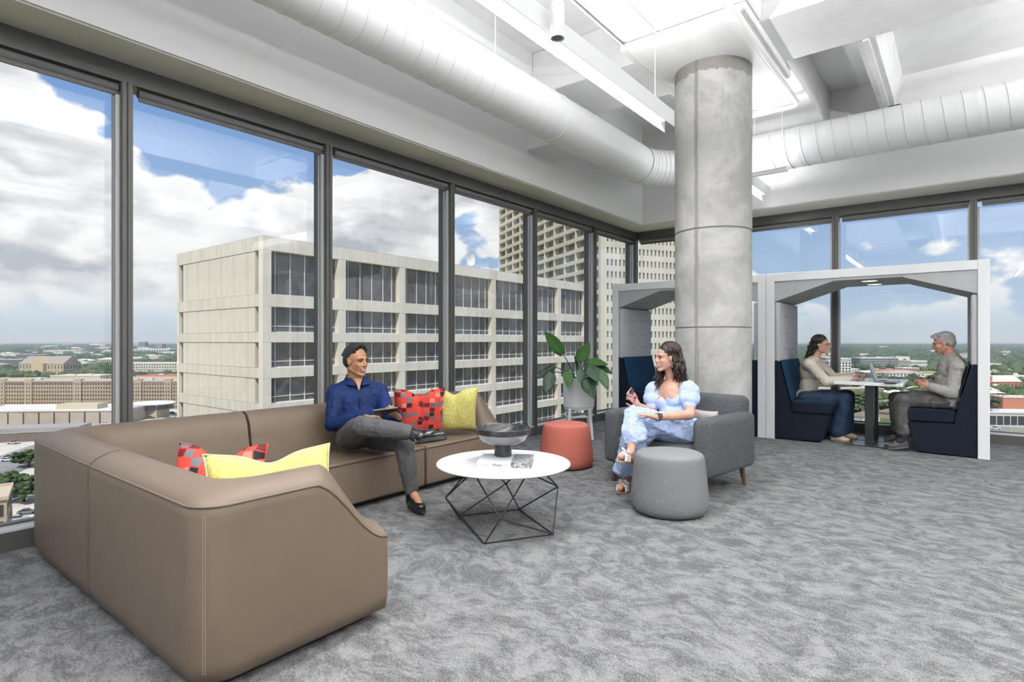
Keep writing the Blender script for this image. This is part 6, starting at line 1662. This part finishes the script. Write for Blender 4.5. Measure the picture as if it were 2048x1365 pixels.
wf = V((-.25, -.97, 0)).normalized(); wl_ = UPV.cross(wf); chw = V(JW['chest']); pew = V(JW['pelvis'])
mb = MB()   # bodice and belly
uw = (V(JW['neck']) - pew).normalized(); wax = ((wf - uw * wf.dot(uw)).normalized(), None, uw); wax = (wax[0], uw.cross(wax[0]), uw)
mb.ball(chw - uw * .055, (.112, .140, .095), wax, 18, 12)
for q in (-1, 1): mb.ball(chw + wax[0] * .060 + wax[1] * q * .055 - uw * .025, (.066, .072, .062), wax)
mb.ball(chw.lerp(pew, .55) + wax[0] * .045, (.128, .150, .13), wax, 18, 12); mb.ball(pew + wax[0] * .02, (.15, .19, .12), wax, 18, 12)
mb.cap2(chw + wax[1] * .10 - uw * .03, .055, V(JW['sh_l']) - uw * .03, .045); mb.cap2(chw - wax[1] * .10 - uw * .03, .055, V(JW['sh_r']) - uw * .03, .045)
dress = soft('dress', mb, m_dress, wom, .006, 3, ((.05, .014), (.022, .005)))
for q in ('l', 'r'):
    mb = MB(); a = V(JW['sh_' + q]); b = V(JW['el_' + q]); d_ = (b - a).normalized()
    mb.ball(a + d_ * .055 + UPV * .012, (.082, .082, .095), None, 16, 12); mb.ball(a + d_ * .10, (.086, .086, .070), None, 16, 12); mb.cap2(a + d_ * .12, .066, a + d_ * .165, .052)
    mb.cap2(a - UPV * .01, .055, a + d_ * .03, .07)
    soft('puff_sleeve', mb, m_dress, dress, .006, 2, ((.035, .016), (.018, .004)))
def hull(mb, balls):
    bm = bmesh.new()
    for c_, r in balls:
        for v in IV: bm.verts.new(V(c_) + v * r)
    res = bmesh.ops.convex_hull(bm, input=list(bm.verts))
    dead = [e for e in res['geom_interior'] + res['geom_unused'] if isinstance(e, bmesh.types.BMVert)]
    bmesh.ops.delete(bm, geom=list(set(dead)), context='VERTS'); mb.bm(bm)
mb = MB()   # skirt: laps over both thighs, tiered flounce to the shins
hl_, hr_, kl, kr, al, ar = [V(JW[k]) for k in ('hip_l', 'hip_r', 'kn_l', 'kn_r', 'an_l', 'an_r')]
hull(mb, [(hl_, .13), (hr_, .13), (hl_.lerp(kl, .55), .095), (hr_.lerp(kr, .6), .09)])
hull(mb, [(hl_ + V((0, 0, .01)), .12), (hl_.lerp(kl, .5), .092), (kl, .070), (hr_.lerp(kr, .5) - UPV * .02, .09)])
hull(mb, [(kl, .070), (kr, .075), (hl_.lerp(kl, .5), .08), (kr.lerp(ar, .35), .08)])
hull(mb, [(kl + V((.01, 0, 0)), .068), (kl.lerp(al, .55), .085), (kl.lerp(al, .55) + V((.05, .03, 0)), .07), (kr.lerp(ar, .3), .07)])
hull(mb, [(kr, .07), (kr.lerp(ar, .45) + V((-.02, -.02, 0)), .085), (kr.lerp(ar, .84) + V((-.07, -.01, 0)), .045), (kr.lerp(ar, .80) + V((.09, .02, .01)), .05), (kr.lerp(ar, .80) + V((.0, -.08, .0)), .045), (kl.lerp(al, .6), .08)])
for k in range(16):     # soft gathers running down the flounce
    f = k / 15; top = kl.lerp(kr, f * .8) + V((.03 * math.cos(k * 2.1), -.05 + .02 * math.sin(k * 1.7), -.03)); bot = kr.lerp(ar, .80) + V((.10 - .19 * f, -.08 + .05 * abs(f - .5), 0)); mb.cap2(top, .020, bot, .026, 8)
for k in range(9): 
    f = k / 8; top = pew + wax[0] * .13 + wl_ * (.12 - .24 * f) + UPV * .05; bot = hl_.lerp(kl, .55).lerp(hr_.lerp(kr, .55), f) + UPV * .07; mb.cap2(top, .018, bot, .022, 8)
soft('skirt', mb, m_dress, dress, .0065, 3, ((.06, .026), (.028, .009)))
m_white_l = M('white_sandal', (.74, .72, .69), .5); m_tan = M('tan_sole', (.33, .19, .11), .6)
for q in ('l', 'r'):
    hl2, to2 = V(JW['heel_' + q]), V(JW['toe_' + q]); d_ = (to2 - hl2).normalized(); u_ = (UPV - d_ * d_.z).normalized(); s_ = d_.cross(u_); L = (to2 - hl2).length
    m_ = MB(); out = []
    for k in range(24):
        a = 2 * PI * k / 24; out.append(hl2 + d_ * (L * .5 + math.cos(a) * (L * .5 + .038)) + s_ * math.sin(a) * .040 - u_ * .024)
    n = 24; m_.add([tuple(p - u_ * .012) for p in out] + [tuple(p) for p in out], [tuple(range(n))[::-1], tuple(range(n, 2 * n))] + [(i, (i + 1) % n, n + (i + 1) % n, n + i) for i in range(n)])
    so = obj('sandal', m_, m_tan, wom)
    m_ = MB()
    for f in (.50, .68, .80):
        c_ = hl2 + d_ * L * f; m_.tube([c_ + s_ * .040 - u_ * .024, c_ + s_ * .034 + u_ * .018, c_ + u_ * .034, c_ - s_ * .034 + u_ * .018, c_ - s_ * .040 - u_ * .024], .009, 7)
    c_ = hl2 + d_ * L * .62 + u_ * .045
    for q2 in (-1, 1): m_.tube([c_, c_ + s_ * q2 * .03 + u_ * .018 + d_ * .01, c_ + s_ * q2 * .045 - u_ * .004, c_], [.006, .009, .009, .006], 6)
    obj('bow_strap', m_, m_white_l, so)
wr = V(JW['wr_l']); dv = (V(JW['el_l']) - wr).normalized()
m_ = MB(); m_.tube([wr + dv * .008, wr + dv * .030], .0315, 20); wt = obj('wristwatch', m_, M('grey_strap', (.10, .10, .11), .5), wom)
m_ = MB(); nrm = (tow + UPV * .5).normalized(); nrm = (nrm - dv * nrm.dot(dv)).normalized(); slab(m_, wr + dv * .019 + nrm * .033, dv, dv.cross(nrm), nrm, .018, .015, .004); obj('watch_face', m_, m_blackm, wt, smooth=None)
ph = thing('phone', 'smartphone in a pink and gold patterned case held up by the seated woman', 'phone', (-2.027, 4.057, 0.782))
pc = V((-2.021, 4.062, 0.794)); pu = V((.30, .10, -.0)) * 0 + (V((-2.021, 3.986, 0.846)) - V((-2.023, 4.137, 0.733))).normalized(); pn = (tow * .9 + rt3 * .35); pn = (pn - pu * pn.dot(pu)).normalized(); px2 = pn.cross(pu)
def phone_mat():
    m_ = bpy.data.materials.new('marbled_phone_case'); m_.use_nodes = True; g = NT(m_.node_tree); b = g.n['Principled BSDF']
    n_ = g.noise(g.coord('Object'), 34, 4, .6, 1.2); r = g.new('ShaderNodeValToRGB'); g.l.new(n_, r.inputs[0]); e = r.color_ramp.elements
    e[0].position = .38; e[0].color = (.05, .03, .04, 1); e[1].position = .62; e[1].color = (.72, .42, .14, 1); q = e.new(.47); q.color = (.65, .12, .22, 1); q = e.new(.54); q.color = (.75, .55, .50, 1)
    g.l.new(r.outputs[0], b.inputs['Base Color']); b.inputs['Roughness'].default_value = .25; return m_
obj('phone_body', slab(MB(), pc, px2, pu, pn, .034, .068, .0045), phone_mat(), ph, smooth=None)
m_ = MB(); slab(m_, pc + pn * .006 + pu * .050 - px2 * .012, px2, pu, pn, .018, .019, .002)
cb = obj('camera_bump', m_, m_blackm, ph, smooth=None)
for a, b in ((-.02, .058), (-.02, .042), (-.004, .05)):
    m_ = MB(); c_ = pc + px2 * a + pu * b; m_.cyl(c_ + pn * .007, c_ + pn * .0095, .0062, 12); obj('lens', m_, M('lens_ring', (.35, .36, .38), .15, .8), cb)

# ---------------------------------------------------------------- woman in the booth
JB = dict(pelvis=(-1.568, 8.02, 0.504), chest=(-1.517, 8.02, 0.843), neck=(-1.477, 8.02, 1.002), fwd=(1, -.05, 0),
    head=(-1.387, 8.02, 1.167), face=(.97, -.22, -.03), head_up=(-.04, 0, 1),
    sh_r=(-1.501, 7.85, 0.944), sh_l=(-1.475, 8.2, 0.946), el_r=(-1.3, 7.8, 0.719), wr_r=(-1.047, 7.88, 0.774), el_l=(-1.291, 8.26, 0.751), wr_l=(-1.034, 8.14, 0.798),
    hip_r=(-1.549, 7.92, 0.488), hip_l=(-1.553, 8.12, 0.484), kn_r=(-1.131, 7.92, 0.526), kn_l=(-1.12, 8.14, 0.534), an_r=(-1.221, 7.95, 0.083), an_l=(-1.171, 8.2, 0.094),
    heel_r=(-1.266, 7.96, 0.016), toe_r=(-1.097, 7.9, 0.023), heel_l=(-1.199, 8.2, 0.028), toe_l=(-1.059, 8.17, 0.034))
w2, P3_, AX3 = person('person', 'wo and flared jeans sitting on the left bench of the booth', JB, sk2, .93, True, .98,
    hands={'r': dict(d=(1, .25, -.02), p=(0, .25, -1), t=(.2, 1, .2), c=.6, s=.9), 'l': dict(d=(.9, -.5, -.03), p=(0, -.2, -1), t=(.2, -1, .2), c=.6, s=.9)}, voxel=.0065)
m_hair3 = M('dark_wavy_hair', (.016, .012, .012), .4, bump=(150, .7, .004))
def ex3(mb): mb.ball(P3_(-.075, 0, -.01), (.055, .075, .075), AX3)
hp = hair_cap(w2, P3_, AX3, .98, m_hair3, volume=1.03, wr=((.02, .005),), extra=ex3)
rn = random.Random(8); roots = []
for k in range(110): a = rn.uniform(-.12, -.05); b = rn.uniform(-.07, .06); roots.append((a, b, rn.uniform(-.03, .08), a - rn.uniform(.02, .10), b + rn.uniform(-.02, .02), rn.uniform(-.30, -.14)))
locks(hp, P3_, roots, m_hair3, 1.0, rn, 3.4, .009, .0075)
over_skull(hp, P3_, m_hair3, 1.0, rn)
m_ = MB(); m_.tube([P3_(-.075, -.072, .075), P3_(-.10, -.060, .05), P3_(-.115, -.045, .02)], [.006, .010, .006], 7); obj('hair_clip', m_, M('pearl_clip', (.75, .74, .74), .3), hp)
face_parts(w2, P3_, AX3, .98, m_hair3, (.50, .14, .13), bw=.0026)
m_swe = M('cream_rib_sweater', (.60, .54, .455), .95, bump=(120, .6, .004), noise=(60, .15))
mb = MB(); torso(mb, JB, .020, .93, True)
for q in ('l', 'r'): mb.chain([JB['sh_' + q], shift(JB['sh_' + q], JB['el_' + q], .5), JB['el_' + q], shift(JB['el_' + q], JB['wr_' + q], .5), shift(JB['el_' + q], JB['wr_' + q], .92)], [.066, .064, .060, .052, .036])
soft('sweater', mb, m_swe, w2, .0075, 3, ((.08, .020), (.03, .005)))
m_jean = M('dark_blue_denim', (.012, .035, .085), .8, bump=(400, .3, .001), noise=(12, .35))
mb = MB(); mb.ball(V(JB['pelvis']) - UPV * .03, (.145, .185, .125))
for q in ('l', 'r'): mb.chain([JB['hip_' + q], shift(JB['hip_' + q], JB['kn_' + q], .5), JB['kn_' + q], shift(JB['kn_' + q], JB['an_' + q], .5), shift(JB['kn_' + q], JB['an_' + q], .88)], [.108, .096, .080, .088, .108])
soft('jeans', mb, m_jean, w2, .0075, 3, ((.07, .020), (.03, .006)))
m_loaf = M('cream_loafer', (.62, .52, .40), .5)
for q in ('r', 'l'): shoe(w2, JB['heel_' + q], JB['toe_' + q], V(JB['heel_' + q]) + UPV * .03 + V((.05, 0, 0)), m_loaf, m_tan, tall=.1)

# ---------------------------------------------------------------- man in the booth
JN = dict(pelvis=(-0.129, 7.86, 0.599), chest=(-0.099, 7.88, 0.905), neck=(-0.103, 7.89, 1.047), fwd=(-1, -.05, 0),
    head=(-0.173, 7.88, 1.195), face=(-.96, -.08, -.24), head_up=(-.20, 0, 1),
    sh_l=(-0.054, 7.69, 0.962), sh_r=(-0.123, 8.07, 0.964), el_l=(-0.096, 7.64, 0.666), wr_l=(-0.279, 7.62, 0.727), el_r=(-0.214, 8.08, 0.678), wr_r=(-0.338, 7.98, 0.747),
    hip_l=(-0.11, 7.76, 0.581), hip_r=(-0.144, 7.96, 0.579), kn_l=(-0.533, 7.68, 0.56), kn_r=(-0.612, 7.99, 0.553), an_l=(-0.518, 7.66, 0.135), an_r=(-0.589, 8, 0.117),
    heel_l=(-0.496, 7.67, 0.07), toe_l=(-0.634, 7.61, 0.04), heel_r=(-0.565, 8, 0.085), toe_r=(-0.694, 7.97, 0.063))
sk4 = skin_mat('skin_ruddy', (.50, .27, .20), (.46, .21, .16))
m2_, P4_, AX4 = person('person', 'grey-haired man in a grey shirt and dark jeans sitting on the right booth bench', JN, sk4, 1.0, False, 1.0,
    hands={'l': dict(d=(-1, .3, .12), p=(.1, .9, .1), t=(0, .1, 1), c=.75, s=.98), 'r': dict(d=(-.9, -.5, .05), p=(0, -.8, .1), t=(0, .1, 1), c=.6, s=.98)}, voxel=.0065)
m_hair4 = M('silver_hair', (.36, .35, .34), .6, bump=(190, .8, .004), noise=(60, .4))
def ex4(mb):
    rn = random.Random(3)
    for k in range(70):
        a = rn.uniform(-.9, .9); b = rn.uniform(-.7, 1.0); z = .118 - .035 * a * a - .022 * b * b
        mb.cap2(P4_(-.022 + .078 * b, .060 * a, z - .014), .012, P4_(.006 + .085 * b, .066 * a, z + .004), .006, 6)
hair_cap(m2_, P4_, AX4, 1.0, m_hair4, volume=.99, extra=ex4)
face_parts(m2_, P4_, AX4, 1.0, m_hair4, (.42, .16, .13), bw=.0028)
m_gs = M('grey_melange_shirt', (.30, .29, .27), .85, bump=(600, .2, .001), noise=(40, .2))
mb = MB(); torso(mb, JN, .022, 1.0)
for q in ('l', 'r'): mb.chain([JN['sh_' + q], shift(JN['sh_' + q], JN['el_' + q], .5), JN['el_' + q], shift(JN['el_' + q], JN['wr_' + q], .5), shift(JN['el_' + q], JN['wr_' + q], .90)], [.070, .067, .062, .054, .044])
sh4 = soft('shirt', mb, m_gs, m2_, .0075, 3, ((.08, .022), (.03, .006)))
nk4 = V(JN['neck']); mb = MB()
for q in (-1, 1):
    a = nk4 + V((.045, q * .05, .035)); b = nk4 + V((-.055, q * .045, .012)); c_ = nk4 + V((-.105, q * .03, -.035)); mb.cap2(a, .014, b, .012); mb.cap2(b, .012, c_, .009); mb.cap2(b, .012, nk4 + V((-.06, q * .085, -.03)), .009)
mb.cap2(nk4 + V((.045, .05, .035)), .014, nk4 + V((.045, -.05, .035)), .014)
soft('collar', mb, m_gs, sh4, .0045, 2)
m_ = MB()
for k in range(3): m_.ball(V(JN['chest']) + V((-.130, -.035, .07 - .055 * k)), .0055, None, 8, 6)
obj('buttons', m_, M('pearl_button', (.7, .7, .68), .3), sh4)['kind'] = 'stuff'
m_bj = M('faded_black_denim', (.042, .041, .040), .85, bump=(400, .3, .001), noise=(14, .4, (.085, .08, .078)))
mb = MB(); mb.ball(V(JN['pelvis']) - UPV * .02, (.15, .185, .12))
for q in ('l', 'r'): mb.chain([JN['hip_' + q], shift(JN['hip_' + q], JN['kn_' + q], .5), JN['kn_' + q], shift(JN['kn_' + q], JN['an_' + q], .45), shift(JN['kn_' + q], JN['an_' + q], .80)], [.108, .094, .078, .074, .072])
soft('jeans', mb, m_bj, m2_, .0075, 3, ((.07, .020), (.03, .006)))
m_sock = M('black_sock', (.012, .014, .02), .9)
m_trn = M('black_trainer', (.020, .020, .022), .6, noise=(90, .5, (.10, .10, .10)))
for q in ('l', 'r'):
    m_ = MB(); m_.chain([shift(JN['kn_' + q], JN['an_' + q], .7), JN['an_' + q], shift(JN['an_' + q], JN['toe_' + q], .35)], [.048, .043, .040]); obj('sock', m_, m_sock, m2_)
    sh_, (d_, s_, u_) = shoe(m2_, JN['heel_' + q], JN['toe_' + q], JN['an_' + q], m_trn, M('grey_rubber', (.09, .09, .09), .8)); laces(sh_, V(JN['heel_' + q]), d_, s_, u_, (V(JN['toe_' + q]) - V(JN['heel_' + q])).length, M('grey_lace', (.2, .2, .2), .8))

# ---------------------------------------------------------------- on the booth table
TZ = .742
lp = thing('laptop', 'open slim grey laptop on the booth table in front of the man', 'laptop', (-.72, 7.86, TZ))
m_alu = M('space_grey_aluminium', (.26, .27, .29), .35, .7)
m = MB(); m.rbox(-.80, -.575, 7.72, 8.04, TZ + .002, TZ + .016, .003, 1); obj('laptop_base', m, m_alu, lp, smooth=None)
m = MB(); m.box(-.765, -.69, 7.74, 8.02, TZ + .016, TZ + .0175); obj('keyboard', m, m_blackm, lp, smooth=None)
m = MB(); m.prism([(-.802, TZ + .012), (-.795, TZ + .012), (-.858, TZ + .222), (-.865, TZ + .222)], 7.72, 8.04); ld = obj('laptop_lid', m, m_alu, lp, smooth=None)
m = MB(); m.prism([(-.7945, TZ + .022), (-.7935, TZ + .022), (-.8535, TZ + .214), (-.8545, TZ + .214)], 7.73, 8.03); obj('screen', m, M('dark_screen', (.01, .012, .016), .08), ld, smooth=None)
m = MB(); m.rbox(-.70, -.585, 7.65, 7.715, TZ + .001, TZ + .010, .002, 1)
tag_ = obj('phone', m, m_blackm, label='black phone lying on the booth table beside the laptop', cat='phone', at=(-.64, 7.68, TZ), smooth=None)
m = MB(); m.box(-.90, -.76, 8.12, 8.34, TZ + .001, TZ + .004); obj('paper_sheet', m, M('paper', (.75, .74, .72), .8), label='white sheet of paper on the booth table behind the laptop', cat='paper', at=(-.83, 8.23, TZ), smooth=None)
